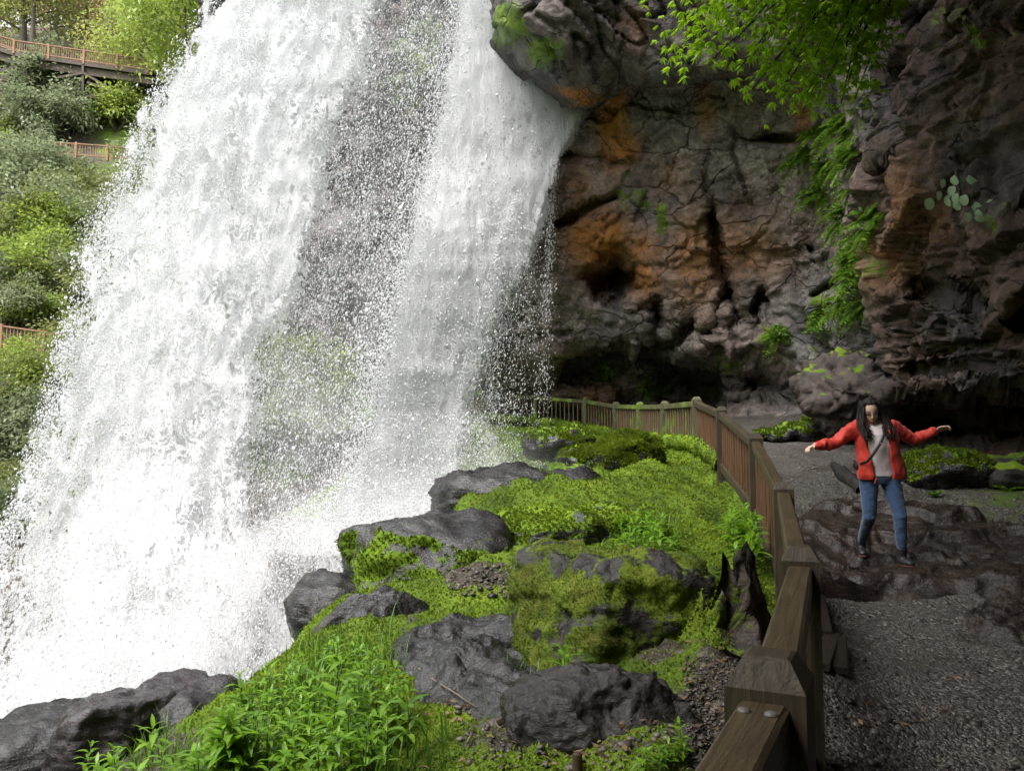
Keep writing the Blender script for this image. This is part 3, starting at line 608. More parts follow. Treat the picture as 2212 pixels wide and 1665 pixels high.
def boulder(name, label, bbox, d, ry, seed, cat='boulder', pw=2.8, cuts=5, cdep=.8, rough=.12, moss=('top', .5), brown=0.0, mat='boulder', rot=0, sub=5, tilt=0, strata=0.0, sink=0, tufts=0, tsz=.018, group=None, tcol=(0, 1)):
    x0, y0, x1, y1 = bbox; c = P((x0+x1)/2, (y0+y1)/2, d)
    rx = (x1-x0)/2/FPX*d; rz = (y1-y0)/2/FPX*d
    U, F = ico(sub); V = U/((np.abs(U)**pw).sum(1)**(1/pw))[:, None]
    r_ = np.random.default_rng(seed)
    for k in range(cuts):                                     # broken faces
        q = r_.normal(size=3)*np.array([1, 1, .7]); q /= np.linalg.norm(q); hh = r_.uniform(cdep-.1, cdep+.12)
        ex_ = np.maximum(V@q-hh, 0); V = V-ex_[:, None]*q*.9
    V = V*np.array([rx, ry, rz]); sc_ = (rx*ry*rz)**(1/3)
    n = vnormals(V, F)
    V = V+n*(sc_*rough*(1.3*fbm(V/sc_, 1.1, 3, seed)+.8*ridged(V/sc_, 2.3, 4, seed+1)+.25*fbm(V/sc_, 9, 3, seed+2)))[:, None]
    fq, fd = facets(V/sc_, 1.15, seed+3); V = V+n*(sc_*(.13*fq))[:, None]*min(1, rough*7)
    if strata:
        lev = V[:, 2]/sc_+.25*V[:, 0]/sc_+.12*fbm(V/sc_, 1.5, 2, seed+5); V = V+n*(strata*sc_*np.abs((lev*5) % 1-.5)*np.where(((lev*5) % 1) < .5, 1, .4))[:, None]
    mt = Matrix.Rotation(rot, 3, 'Z') @ Matrix.Rotation(tilt, 3, 'Y'); V = V@np.array(mt).T
    W = V+c; n = vnormals(W, F)
    mode, amt = moss; f_ = fbm(W, 2.2/max(sc_, .3), 4, seed+8)*.55
    if mode == 'top': mo = n[:, 2]*.7+f_+amt-.35
    elif mode == 'front': mo = -n[:, 1]*.9-n[:, 2]*.55+f_+amt-.35
    elif mode == 'all': mo = f_+amt
    else: mo = f_+amt-.9
    base = c-np.array([0, 0, rz])
    o = ob(name, mesh_np(name, W-base, F, True, {'moss': mo, 'brown': np.full(len(V), brown)+.4*f_*(brown > 0)}, (M[mat],)), None, tuple(base), label, cat, group)
    if tufts:
        ok = np.nonzero((mo > .5) & ((n*(W-np.array([0, 0, EZ]))).sum(1) < .2))[0]
        if len(ok):
            k = r_.choice(ok, tufts); j = r_.normal(size=(tufts, 3))*sc_*.02
            add_tufts(W[k]+j-n[k]*(j*n[k]).sum(1)[:, None], n[k], r_.uniform(.6, 1.3, tufts)*tsz, r_.uniform(tcol[0], tcol[1], tufts)*np.clip(.55+fbm(W[k], 3, 2, 3), .2, 1))
    return o
def patch(name, label, cat, poly, thick, seed, mat, amp=.05, moss=-.3, n=110, kind=None, freq=1.6, terr=0):
    """A slab of rock that rises out of the ground inside an outline."""
    q = np.array([hit(*p)[:2] for p in poly]); c = q.mean(0)
    ang = np.arctan2(q[:, 1]-c[1], q[:, 0]-c[0]); rad = np.hypot(q[:, 0]-c[0], q[:, 1]-c[1]); o_ = np.argsort(ang); ang, rad = ang[o_], rad[o_]
    th, rr = np.meshgrid(np.linspace(-math.pi, math.pi, n*2), np.linspace(0.001, 1.06, n))
    Rb = np.interp(th, np.concatenate([ang-2*math.pi, ang, ang+2*math.pi]), np.tile(rad, 3))
    Rb = Rb*(1+.10*fbm(np.stack([np.cos(th)*2, np.sin(th)*2, th*0+seed], -1), 1, 4, seed))
    X_, Y_ = c[0]+np.cos(th)*rr*Rb, c[1]+np.sin(th)*rr*Rb
    gz_ = ground_z(X_.ravel(), Y_.ravel()).reshape(X_.shape)
    pp = np.stack([X_, Y_, gz_*0], -1)
    Z_ = gz_+thick*sm(1.04, .80, rr)-.05*sm(.98, 1.06, rr)+amp*sm(1.05, .8, rr)*(1.2*ridged(pp+.3*fbm(pp, 1.2, 2, seed)[..., None], freq, 4, seed)+.4*fbm(pp, 7, 3, seed+1))
    fq, fd = facets(np.stack([X_, Y_*1.5, gz_*0], -1)+.25*fbm(pp, 1.5, 3, seed)[..., None], 1.5, seed+4); Z_ = Z_+sm(1.05, .85, rr)*amp*(1.1*fq*1.5-.5*np.exp(-(fd/.035)**2))
    if terr:
        f6 = (Y_*1.1+X_*.35+.9*fbm(pp, .9, 4, seed+6)); fr_ = f6 % 1; Z_ = Z_+sm(1.05, .9, rr)*terr*(sm(0, .16, fr_)-fr_)
    V = np.stack([X_, Y_, Z_], -1); F = gridfaces(n, n*2)
    nn = gridnormals(V); nn *= np.sign(nn[..., 2:3])
    mo = (moss+.6*fbm(V, 2.2, 4, seed+2)+.35*sm(.7, 1, rr)*(moss > -.6)).ravel()
    base = np.array([c[0], c[1], float(ground_z(c[0], c[1])[0])])
    o = ob(name, mesh_np(name, V-base, F, True, {'moss': mo, 'brown': np.zeros(mo.size)}, (M[mat],)), None, tuple(base), label, cat, None, kind)
    return o, V
boulder('boulder', 'wet grey boulder with moss draped down its front at the falls edge', (735, 1112, 1120, 1330), 7.7, .85, 101, pw=3.2, cuts=4, moss=('front', .42), sub=5, rough=.09, tufts=7000, tsz=.026, tcol=(0, .55))
boulder('boulder', 'flat wet ledge rock farthest up the bank beside the falls', (950, 1018, 1290, 1140), 10.6, 1.2, 102, pw=3.4, cuts=3, moss=('none', .62), sub=5, rough=.09, strata=.10)
boulder('boulder', 'small dark layered stone lying on the far wet ledge', (1170, 1008, 1285, 1062), 10.3, .35, 103, pw=3, moss=('top', .28), strata=.12)
boulder('boulder', 'low rock ledge capped with bright moss, dark underneath', (1080, 1090, 1385, 1205), 8.0, .6, 104, pw=3, moss=('top', .62), sub=5, rough=.13, tufts=9000, tsz=.026, tcol=(.35, 1))
boulder('boulder', 'largest boulder in the foreground covered in brown and green moss', (1110, 1195, 1535, 1490), 4.75, .5, 115, pw=3.6, cuts=7, cdep=.86, moss=('all', .60), brown=.42, sub=6, rough=.10, mat='dryrock', tufts=15000, tsz=.0105, tcol=(0, .5), tilt=R(7))
boulder('boulder', 'long dark peaked rock at the bottom beside the near fence', (1095, 1452, 1515, 1660), 3.55, .3, 106, pw=2.5, cuts=6, moss=('none', .62), sub=6, rough=.105, mat='dryrock', tilt=R(-8), tufts=2500, tsz=.012, tcol=(0, .5))
boulder('boulder', 'round boulder thick with shaggy moss below the far fence', (1290, 935, 1425, 1025), 13.0, .5, 107, pw=2.3, cuts=3, moss=('top', .85), sub=5, rough=.12, tufts=9000, tsz=.05, tcol=(.3, 1))
boulder('boulder', 'smaller dark mossy boulder left of the round shaggy one', (1205, 965, 1312, 1035), 14.0, .5, 108, pw=2.4, moss=('top', .62), tufts=3500, tsz=.045, tcol=(0, .5))
boulder('boulder', 'broad mossy hump at the foot of the far railing near the spray', (1130, 925, 1290, 990), 17.0, 1.0, 109, pw=2.4, moss=('top', .55), tufts=3500, tsz=.05, tcol=(0, .6))
boulder('boulder', 'blocky violet grey rock with broken face at the lower left', (140, 1508, 330, 1660), 5.7, .4, 110, pw=4.2, cuts=7, cdep=.85, moss=('none', .45), mat='pinkrock', sub=5, rough=.09, rot=R(-18), tilt=R(-14), strata=.06)
boulder('boulder', 'low grey rock between the blocky rock and the leafy plants', (275, 1482, 500, 1610), 6.2, .5, 111, pw=2.8, cuts=6, moss=('none', .6), sub=5, rough=.13, mat='pinkrock')
boulder('boulder', 'smooth sloping rock at the bottom left corner under the falls', (-140, 1560, 215, 1720), 6.0, .6, 112, pw=2.6, moss=('none', .55), sub=5, rough=.08, tilt=R(-14))
boulder('boulder', 'smooth grey rock wet with spray below the draped boulder', (640, 1238, 800, 1380), 7.5, .6, 113, pw=3, moss=('none', .3), sub=5, rough=.08, tilt=R(-12))
boulder('boulder', 'mossy boulder at the cliff foot right of the person', (1950, 975, 2115, 1080), 9.8, .6, 114, pw=2.6, moss=('top', .62), tufts=3500, tsz=.035, tcol=(.1, .8))
boulder('boulder', 'dark ledge rock against the cliff at the right edge', (2075, 995, 2300, 1082), 9.7, .7, 105, pw=2.8, moss=('top', .30), mat='dryrock', strata=.08)
boulder('boulder', 'long low mossy ledge behind the corner of the fence', (1640, 912, 1885, 968), 15.2, .9, 116, pw=2.8, moss=('top', .62), strata=.08, tufts=3500, tsz=.05, tcol=(0, .45))
boulder('boulder', 'big pointed rock hanging from the cliff behind the person', (1745, 775, 1900, 950), 13.9, .9, 117, pw=2.6, cuts=8, cdep=.75, moss=('top', .15), mat='noserock', sub=5, rough=.24, strata=.12, tilt=R(22))
slab, slabV = patch('bedrock_slab', 'brown wet bedrock slab across the path under the person', 'rock slab', [(1722, 1180), (1760, 1290), (1900, 1298), (2080, 1290), (2300, 1282), (2330, 1200), (2150, 1140), (1990, 1095), (1840, 1085), (1740, 1110)], .07, 131, 'brownrock', .026, -.75, 125, freq=1.3, terr=.10)
patch('rock_slab', 'flat wet grey slab in the middle of the moss', 'rock slab', [(862, 1380), (1000, 1336), (1105, 1330), (1130, 1400), (1140, 1450), (1230, 1500), (1130, 1530), (960, 1520), (905, 1460)], .05, 132, 'boulder', .018, -.65, 120, freq=2.2)
patch('rock_slab', 'small pale rock breaking through the gravel at the right edge', 'rock slab', [(2080, 1340), (2200, 1300), (2320, 1310), (2330, 1380), (2180, 1395)], .06, 133, 'brownrock', .05, -.7, 70, freq=2.6)
patch('rock_slab', 'wet rock between the draped boulder and the flat slab', 'rock slab', [(690, 1362), (735, 1310), (860, 1296), (930, 1310), (860, 1325), (740, 1345)], .04, 134, 'boulder', .03, -.45, 70, freq=2.2)

# ================================================================== the waterfall
wf = ob('waterfall', None, None, tuple(P(600, 1100, 16)), kind='structure'); wfl = np.array(wf.location)
def rows_at(rows, ys):
    a = np.array(rows, float); return [np.interp(ys, a[:, 0], a[:, k]) for k in range(1, a.shape[1])]
def curtain(name, rows, nu, nv, dens, off, seed, mat, lump=.3, ov=.06):
    ys = np.linspace(rows[0][0], rows[-1][0], nv); xl, xr, dl, dr = rows_at(rows, ys)
    u = np.linspace(-ov, 1+ov, nu)[None, :]
    wig = fbm(np.stack([ys*.012, ys*0+seed, ys*0], -1), 1, 4, seed)[:, None]*14
    xx = xl[:, None]+(xr-xl)[:, None]*u+wig*(1-np.abs(2*u-1)**3*0); yy = ys[:, None]+0*u
    dd = dl[:, None]+(dr-dl)[:, None]*u+off
    V = P(xx, yy, dd)
    fl = np.stack([V[..., 0]+.35*V[..., 1], V[..., 2], V[..., 1]*0+seed*3.7], -1)
    h = lump*(ridged(np.stack([fl[..., 0]*1.1, fl[..., 1]*.45, fl[..., 2]], -1), .8, 4, seed)+.5*fbm(np.stack([fl[..., 0], fl[..., 1]*.6, fl[..., 2]], -1), 2.8, 3, seed+1))
    N = gridnormals(V); N = -N*np.sign((N*(V-np.array([0, 0, EZ]))).sum(-1))[..., None]
    D = np.clip(dens(u+0*xx, xx, yy), 0, 1)
    V = V+N*h[..., None]
    return ob(name, mesh_np(name, V-wfl, gridfaces(nv, nu), True, {'dens': D.ravel(), 'flow': fl.reshape(-1, 3)}, (M[mat],)), wf)
#        y     xl    xr    d-left d-right
ROWL = [(-420, 640, 1000, 21.5, 22.5), (-160, 520, 915, 20.5, 22), (0, 452, 868, 20, 21.6), (200, 335, 812, 19.4, 21), (350, 278, 772, 19, 20.6), (480, 205, 735, 18.5, 20.2), (650, 168, 668, 17.8, 19.6),
        (800, 122, 615, 17.2, 19), (950, 85, 585, 16.6, 18.4), (1080, 40, 590, 16, 17.6), (1200, -30, 620, 15.4, 16.6), (1350, -90, 600, 14.6, 15.6), (1500, -140, 480, 13.8, 14.6), (1680, -220, 330, 13, 13.6)]
ROWR = [(-200, 1010, 1080, 19.6, 19.4), (0, 985, 1086, 19.4, 19.4), (100, 962, 1125, 19.2, 19.5), (200, 938, 1232, 19, 19.6), (250, 928, 1266, 18.9, 19.7), (290, 918, 1236, 18.8, 19.6), (340, 906, 1204, 18.7, 19.5), (500, 868, 1158, 17.5, 19.1),
        (700, 826, 1105, 16.8, 18.6), (850, 796, 1066, 16.4, 18.1), (1000, 765, 1040, 15.9, 17.5), (1100, 700, 1020, 15.4, 16.9), (1200, 620, 1000, 14.8, 16.2)]
ROWD = [(335, 1150, 1206, 19.0, 19.5), (500, 1080, 1196, 18.4, 19.2), (700, 1020, 1190, 17.8, 18.9), (900, 975, 1186, 17.2, 18.6), (1040, 960, 1180, 16.8, 18.2)]
ROWM = [(-200, 870, 1030, 21, 20), (0, 830, 1010, 21, 19.8), (200, 770, 970, 20.4, 19.4), (400, 720, 920, 19.8, 19), (600, 640, 880, 19.2, 18.5), (800, 570, 830, 18.6, 18), (950, 540, 800, 18, 17.4), (1080, 540, 780, 17.4, 16.8), (1200, 560, 760, 16.6, 16.2)]
ROWW = [(890, 800, 1030, 15.6, 16.6), (960, 790, 1050, 15.2, 16.0), (1040, 745, 1110, 14.6, 15.2), (1100, 640, 1080, 14.0, 14.2), (1160, 480, 1010, 13.4, 13.2), (1240, 300, 860, 12.8, 12.2), (1320, 150, 760, 12.4, 11.6), (1400, 20, 690, 12.0, 11.2), (1480, -80, 560, 11.6, 10.8), (1560, -140, 420, 11.2, 10.4), (1680, -260, 260, 10.8, 10)]
ed = lambda u, a, b: sm(-.06, a, u)*sm(1.06, 1-b, u)
def n2(x, y, s, sd): return fbm(np.stack([x, y*.55, x*0], -1), s, 4, sd)
def dL(u, x, y):
    base = .86-.30*np.exp(-((u-.16)/.17)**2)*sm(250, 480, y)-.34*sm(.80, 1.0, u)
    base = base-.20*sm(850, 1300, y)*sm(.55, .1, u)+.42*n2(x, y, .009, 3)-.12*sm(.35, 0, u)
    return base*sm(-.05, .07, u+.16*n2(x, y, .02, 14)-.03)*sm(1.06, .8, u)
def dLback(u, x, y): return (.86-.25*sm(850, 1200, y)*sm(.5, 0, u)-.30*sm(.22, .05, u)+.25*n2(x, y, .01, 8))*ed(u, .14, .34)
def dR(u, x, y):
    top = sm(-100, 220, y)
    return (1.0*sm(0, .35, u)*(1-top)+top*(.99-.34*sm(.30, 0, u)-.75*sm(.66, 1.0, u)*sm(380, 720, y))+.16*n2(x, y, .012, 4))*ed(u, .18, .03)*(1-.3*sm(.8, 1, u)*sm(500, 900, y))
def dR2(u, x, y): return (1.0+.2*n2(x, y, .012, 9))*ed(u, .3, .10)*(1-.8*sm(.6, 1.0, u)*sm(350, 720, y))
def dM(u, x, y): return (.14+.2*n2(x, y, .02, 5))*ed(u, .25, .25)
def dW(u, x, y):
    return np.clip((.12+.30*sm(.10, .62, u)+.40*n2(x, y, .012, 6)), 0, 1)*sm(900, 1180, y+160*(u-.6)+0*x)*sm(-.06, .35, u)*sm(1.06, .98, u)
curtain('water_sheet', ROWL, 100, 170, dLback, .7, 1, 'water', .15)
curtain('water_sheet', ROWL, 130, 220, dL, 0, 2, 'water', .16)
curtain('water_sheet', ROWL, 100, 170, lambda u, x, y: dL(u, x, y)-.32, -.6, 7, 'water', .16)
curtain('water_sheet', ROWR, 80, 150, dR2, .45, 3, 'water_fine', .06)
curtain('water_sheet', ROWR, 110, 180, dR, 0, 4, 'water_fine', .06)
curtain('water_sheet', ROWR, 90, 160, lambda u, x, y: dR(u, x, y)-.12, -.35, 8, 'water_fine', .08)
curtain('water_sheet', ROWM, 60, 130, dM, .1, 5, 'water_fine', .2)
curtain('water_sheet', ROWW, 110, 110, lambda u, x, y: dW(u, x, y), .4, 6, 'water_soft', .3)
curtain('water_sheet', ROWW, 80, 80, lambda u, x, y: dW(u, x, y)-.26, -.35, 9, 'water_soft', .3)

ROWV = [(930, 760, 1180, 14.4, 14.8), (1000, 720, 1230, 13.8, 14.2), (1060, 660, 1250, 13.2, 13.2), (1130, 540, 1120, 12.6, 12.0), (1220, 380, 950, 12.0, 10.8), (1320, 200, 820, 11.4, 10.0), (1420, 40, 740, 10.8, 9.4), (1520, -80, 620, 10.2, 8.8), (1640, -180, 420, 9.6, 8.2)]
curtain('mist_veil', ROWV, 60, 60, lambda u, x, y: .10*sm(930, 1080, y+90*(u-.5))*sm(1640, 1500, y)*np.sin(np.pi*np.clip(u, 0, 1))**.8, 0, 12, 'mist', .2)
curtain('mist_veil', ROWV, 60, 60, lambda u, x, y: .09*sm(930, 1080, y+90*(u-.5))*sm(1640, 1500, y)*np.sin(np.pi*np.clip(u, 0, 1))**.8, -.7, 13, 'mist', .2)
curtain('mist_veil', ROWM, 50, 80, lambda u, x, y: (.16+.16*sm(300, 1000, y))*np.sin(np.pi*np.clip(u*.9+.05, 0, 1))**.6, -.5, 14, 'mist', .1, ov=.3)

# single drops and flung water, thrown off the edges of the falls
def drops(name, rows, n, u_fn, size, spread, seed, wfun=None):
    r_ = np.random.default_rng(seed)
    y = r_.uniform(rows[0][0], rows[-1][0], n); u = u_fn(r_, n)
    xl, xr, dl, dr = rows_at(rows, y); x = xl+(xr-xl)*u; d = dl+(dr-dl)*np.clip(u, 0, 1)+r_.normal(size=n)*spread
    if wfun is not None:
        k = r_.random(n) < wfun(u, x, y); x, y, d = x[k], y[k], d[k]; n = len(x)
    c = P(x, y, d)
    # drops gather into strings and clusters
    cl = fbm(c*np.array([1, 1, .5]), 1.3, 3, seed); k = r_.random(n) < np.clip(.62+.9*cl, .08, 1); c = c[k]; n = len(c)
    s = size*np.exp(r_.normal(size=n)*.45)
    T = np.array([[1, 1, 1], [1, -1, -1], [-1, 1, -1], [-1, -1, 1]], float)/1.73
    q = r_.normal(size=(n, 4)); q /= np.linalg.norm(q, axis=1)[:, None]; w, a, b, e = q.T
    Rm = np.stack([1-2*(b*b+e*e), 2*(a*b-e*w), 2*(a*e+b*w), 2*(a*b+e*w), 1-2*(a*a+e*e), 2*(b*e-a*w), 2*(a*e-b*w), 2*(b*e+a*w), 1-2*(a*a+b*b)], -1).reshape(n, 3, 3)
    V = np.einsum('nij,kj->nki', Rm, T)*s[:, None, None]; V[..., 2] *= 2.2; V[..., 0] += .22*V[..., 2]
    V = (V+c[:, None]).reshape(-1, 3)
    F = (np.arange(n)[:, None, None]*4+np.array([[0, 1, 2], [0, 3, 1], [0, 2, 3], [1, 3, 2]])[None]).reshape(-1, 3)
    return ob(name, mesh_np(name, V-wfl, F, True, None, (M['drop'],)), wf, kind='stuff')
drops('water_drops', ROWM, 64000, lambda r_, n: r_.uniform(-.2, 1.15, n), .0095, .7, 41)
drops('water_drops', ROWL, 26000, lambda r_, n: r_.normal(size=n)*.035+.02, .012, .6, 42, lambda u, x, y: sm(60, 300, y)*.8+.2)
drops('water_drops', ROWL, 28000, lambda r_, n: 1-r_.normal(size=n)*.12, .0115, .6, 43)
drops('water_drops', ROWR, 30000, lambda r_, n: r_.normal(size=n)*.12+.04, .010, .5, 44)
drops('water_drops', ROWD, 32000, lambda r_, n: r_.beta(.9, 2.2, n), .0085, .3, 45, lambda u, x, y: sm(330, 560, y+60*u))
drops('water_drops', ROWD, 6000, lambda r_, n: .93+r_.normal(size=n)*.05, .008, .1, 49)
drops('water_drops', ROWL, 40000, lambda r_, n: r_.uniform(-.05, .9, n), .011, .8, 46, lambda u, x, y: sm(450, 800, y))
drops('water_drops', ROWW, 34000, lambda r_, n: r_.uniform(0, 1.0, n), .0075, .7, 47)
drops('water_drops', [(a, b, c, d-.9, e-.9) for a, b, c, d, e in ROWL], 66000, lambda r_, n: r_.uniform(0.02, .95, n), .0085, .35, 51)
drops('water_drops', [(a, b, c, d-.35, e-.35) for a, b, c, d, e in ROWR], 60000, lambda r_, n: r_.uniform(0.02, .85, n), .009, .15, 52, lambda u, x, y: sm(120, 300, y)*.9+.1)
drops('water_drops', ROWW, 8000, lambda r_, n: r_.uniform(.2, 1.1, n), .007, 1.2, 48)

# ================================================================== the fence
def timber(name, VF, a, b, mat, parent, seed=None):
    V, F = VF; me = pymesh(name, V, F, (M[mat],), False)
    a = Vector(a); t = (Vector(b)-a).normalized(); s = t.cross(Vector((.3, .2, .93))).normalized(); u = s.cross(t)
    o_ = random.random()*40
    g = np.array([[(Vector(v)-a).dot(s)*26+o_, (Vector(v)-a).dot(u)*26+o_, (Vector(v)-a).dot(t)*2.2+o_] for v in V], np.float32)
    at = me.attributes.new('grain', 'FLOAT_VECTOR', 'POINT'); at.data.foreach_set('vector', g.ravel())
    o = ob(name, me, parent)
    return o
fence = empty('wooden_fence', tuple(FPTS[1]-Vector((0, 0, POST_H))), 'weathered timber railing with square posts following the path behind the falls', 'fence')
fo = Vector(fence.location)
def post_vf(top, ang, w, h):
    c, s = math.cos(ang), math.sin(ang); V = []
    lv = [(w/2, -h), (w/2, -.055), (w/2-.004, -.048), (w/2*.60, -.004), (w/2*.50, 0)]
    for r, z in lv:
        for sx_, sy_ in ((-1, -1), (1, -1), (1, 1), (-1, 1)):
            x, y = sx_*r, sy_*r; V.append(top+Vector((x*c-y*s, x*s+y*c, z)))
    F = [(3, 2, 1, 0)]
    for i in range(len(lv)-1):
        for k in range(4): F.append((i*4+k, i*4+(k+1) % 4, i*4+4+(k+1) % 4, i*4+4+k))
    b = (len(lv)-1)*4; F.append((b, b+1, b+2, b+3)); return V, F
nb = 0
for i, t in enumerate(FPTS):
    if i == 0: dr_ = FPTS[1]-FPTS[0]
    elif i == len(FPTS)-1: dr_ = t-FPTS[i-1]
    else: dr_ = (FPTS[i+1]-t).normalized()+(t-FPTS[i-1]).normalized()
    ang = math.atan2(dr_.y, dr_.x); w = .145 if i != 1 else .15
    if i == 1: ang = R(64)
    mt = 'wood' if i < 6 else 'wood_moss'
    o = timber('post', post_vf(t-fo, ang, w, POST_H+.25), t-fo, t-fo-Vector((0, 0, 1)), mt, fence)
for i in range(len(FPTS)-1):
    a, b = FPTS[i], FPTS[i+1]; t = (b-a).normalized()
    mt = 'wood_top' if i < 4 else ('wood' if i < 6 else 'wood_moss')
    a1, b1 = a+t*.068, b-t*.068; dz = Vector((0, 0, -.125))
    o = timber('top_rail', beam(a1+dz-fo, b1+dz-fo, .092, .10, bev=.009), a1-fo, b1-fo, mt, fence)
    dzb = Vector((0, 0, -.86)); mtb = 'wood' if i < 5 else 'wood_moss'
    timber('bottom_rail', beam(a1+dzb-fo, b1+dzb-fo, .075, .12, bev=.008), a1-fo, b1-fo, mtb, fence)
    L = (b1-a1).length; n = max(3, int(L/.165))
    if i in (3, 4, 5, 6): n = int(L/.185)
    for k in range(n):
        p = a1+(b1-a1)*((k+.5)/n); q0 = p+Vector((0, 0, -.175))-fo; q1 = p+Vector((0, 0, -.80))-fo
        timber('baluster', beam(q1, q0, .034, .034, up=t, bev=.004), q1, q0, 'baluster' if i < 6 else 'baluster_moss', fence)
for i in range(5, 12):                                        # cushions of moss along the far bottom rails
    a, b = FPTS[i], FPTS[i+1]; n = 40; pts = [a+(b-a)*(k/(n-1))+Vector((0, 0, -.82)) for k in range(n)]
    V, F = tube(pts, .085, 14); V = np.array([v[:] for v in V]); V = V+(V-np.repeat(np.array([p[:] for p in pts]), 14, 0))*(.6*fbm(V, 4, 4, i)[:, None]+.35)
    V[:, 2] -= np.maximum(0, fbm(V*np.array([1, 1, .2]), 9, 2, 9))*.16*(V[:, 2] < np.repeat([p.z for p in pts], 14))
    me = mesh_np('rail_moss', V-np.array(fo), np.array([f for f in F if len(f) == 4]), True, {'moss': np.full(len(V), 1.0), 'brown': np.full(len(V), .25 if i < 6 else 0.0)}, (M['boulder'],))
    ob('rail_moss', me, fence)
    k = rng.choice(len(V), 1600); add_tufts(V[k]+rng.normal(size=(1600, 3))*.02, np.tile([0, -.5, .8], (1600, 1)), rng.uniform(.02, .05, 1600), rng.uniform(.1, .75, 1600))
for (x, y) in ((.28, 1.405), (.40, 1.365)):                    # bolt heads on the near rail
    pass
t01 = (FPTS[1]-FPTS[0]).normalized(); s01 = t01.cross(Vector((0, 0, 1))).normalized()
M['bolt'] = mat_plain('dull_bolt_steel', (.10, .09, .075), .5, .5)
for sgn in (-1, 1):
    c = FPTS[1]-t01*.135+s01*sgn*.024+Vector((0, 0, -.0745))-fo; V = []; F = []
    for rr, zz in ((.013, 0), (.012, .003), (.008, .0055), (.0, .0065)):
        for k in range(12): V.append(c+Vector((math.cos(k*math.pi/6)*rr, math.sin(k*math.pi/6)*rr, zz)))
    for i in range(3):
        for k in range(12): F.append((i*12+k, i*12+(k+1) % 12, i*12+12+(k+1) % 12, i*12+12+k))
    ob('bolt', pymesh('bolt', V, F, (M['bolt'],)), fence)
for nm, (x0, x1, y0, y1), lb in (('timber_plank', (1772, 1800, 1455, 1385), 'left one of two short boards lying beside the fence on the gravel'), ('timber_plank', (1812, 1812, 1462, 1392), 'right one of two short boards lying beside the fence on the gravel'), ('timber_plank', (1782, 1768, 1380, 1300), 'longer dark board lying along the fence foot beyond two short boards')):
    a, b = hit(x0, y0)+Vector((0, 0, .035)), hit(x1, y1)+Vector((0, 0, .04)); o0 = a.copy()
    V, F = beam(Vector((0, 0, 0)), b-a, .10, .035, bev=.006)
    o = timber(nm, (V, F), (0, 0, 0), b-a, 'plank', None); o.location = a; o['label'] = lb; o['category'] = 'plank'

# ================================================================== stump, log, sticks
def rough_mesh(V, F, amp, fr, seed):
    V = np.array([v[:] for v in V]); return V+np.stack([fbm(V+k*9, fr, 4, seed) for k in range(3)], -1)*amp
sb = hit(1570, 1375); nth, nz = 48, 34; V = []; col_m = []
for j in range(nz):
    for k in range(nth):
        th = 2*math.pi*k/nth; h = .50*(.42+.58*max(0, math.cos(th-.35))**.55)+.05*math.sin(5*th)+.04*math.sin(9*th+1)
        t = j/(nz-1); r_ = .15*(1+.35*(1-t)**3)*(1+.10*math.sin(5*th+.6)+.06*math.sin(11*th))*(1-.30*t*t)
        V.append(Vector((math.cos(th)*r_*1.15, math.sin(th)*r_, -.05+h*t)))
F = [(j*nth+k, j*nth+(k+1) % nth, (j+1)*nth+(k+1) % nth, (j+1)*nth+k) for j in range(nz-1) for k in range(nth)]
Va = rough_mesh(V, F, .03, 7, 3); nn = (Va[:, 0]*-1+.02*np.random.default_rng(2).normal(size=len(Va)))
o = ob('tree_stump', mesh_np('tree_stump', Va, np.array(F), True, {'moss': .5+nn*2.6+.4*fbm(Va, 7, 3, 4), 'brown': np.full(len(Va), .3)}, (M['noserock'],)), None, tuple(sb), 'jagged rotten stump with moss on its left beside the fence', 'stump')
k = rng.choice(len(Va), 1500); k = k[(Va[k, 0] < .0)]; add_tufts(Va[k]+np.array(sb), np.tile([-.7, -.5, .3], (len(k), 1)), .02, rng.uniform(.2, 1, len(k)))
a, b = hit(1870, 1068)+Vector((0, 0, .05)), hit(1798, 1030)+Vector((0, 0, .16))
pts = [(b-a)*(k/9) for k in range(10)]; V, F = tube(pts, [.11, .105, .10, .10, .095, .09, .085, .075, .06, .025], 12)
Va = rough_mesh(V, F, .035, 6, 5); o = ob('driftwood_log', mesh_np('driftwood_log', Va, np.array([f for f in F if len(f) == 4]), True, {'moss': np.full(len(Va), .15), 'brown': np.zeros(len(Va))}, (M['dryrock'],)), None, tuple(a), 'short dark broken log on the gravel behind the person', 'log')
a, b = hit(1078, 1572)+Vector((0, 0, .03)), hit(1165, 1535)+Vector((0, 0, .06))
V, F = beam(Vector((0, 0, 0)), b-a, .055, .03, bev=.006); o = timber('wood_scrap', (V, F), (0, 0, 0), b-a, 'wood', None); o.location = a; o['label'] = 'black wet wood scrap leaning by the long dark rock'; o['category'] = 'wood'
pb = hit(1247, 1672); V, F = tube([(0, 0, -.05), (0, 0, .03), (0, 0, .075)], [.019, .019, .019], 14, False); V2_, F2_ = tube([(0, 0, .075), (0, 0, .02)], [.0155, .0155], 14, True)
M['rust'+'pipe'] = mat_plain('rusty_iron', (.05, .028, .018), .8)
ob('iron_pipe', pymesh('iron_pipe', *joinVF([(V, F), (V2_, F2_)]), (M['rustpipe'],)), None, tuple(pb), 'short rusty pipe stub sticking up at the bottom edge', 'pipe')
def stick(pxs, r_, label, lift=.02):
    pts = [hit(*p)+Vector((0, 0, lift+random.uniform(0, .02))) for p in pxs]; o0 = pts[0]
    V, F = tube([p-o0 for p in pts], [r_*(1-.6*k/len(pts)) for k in range(len(pts))], 7)
    ob('fallen_stick', pymesh('fallen_stick', V, F, (M['twigpale'],)), None, tuple(o0), label, 'stick')
M['twigpale'] = mat_plain('weathered_stick_bark', (.13, .10, .075), .8)
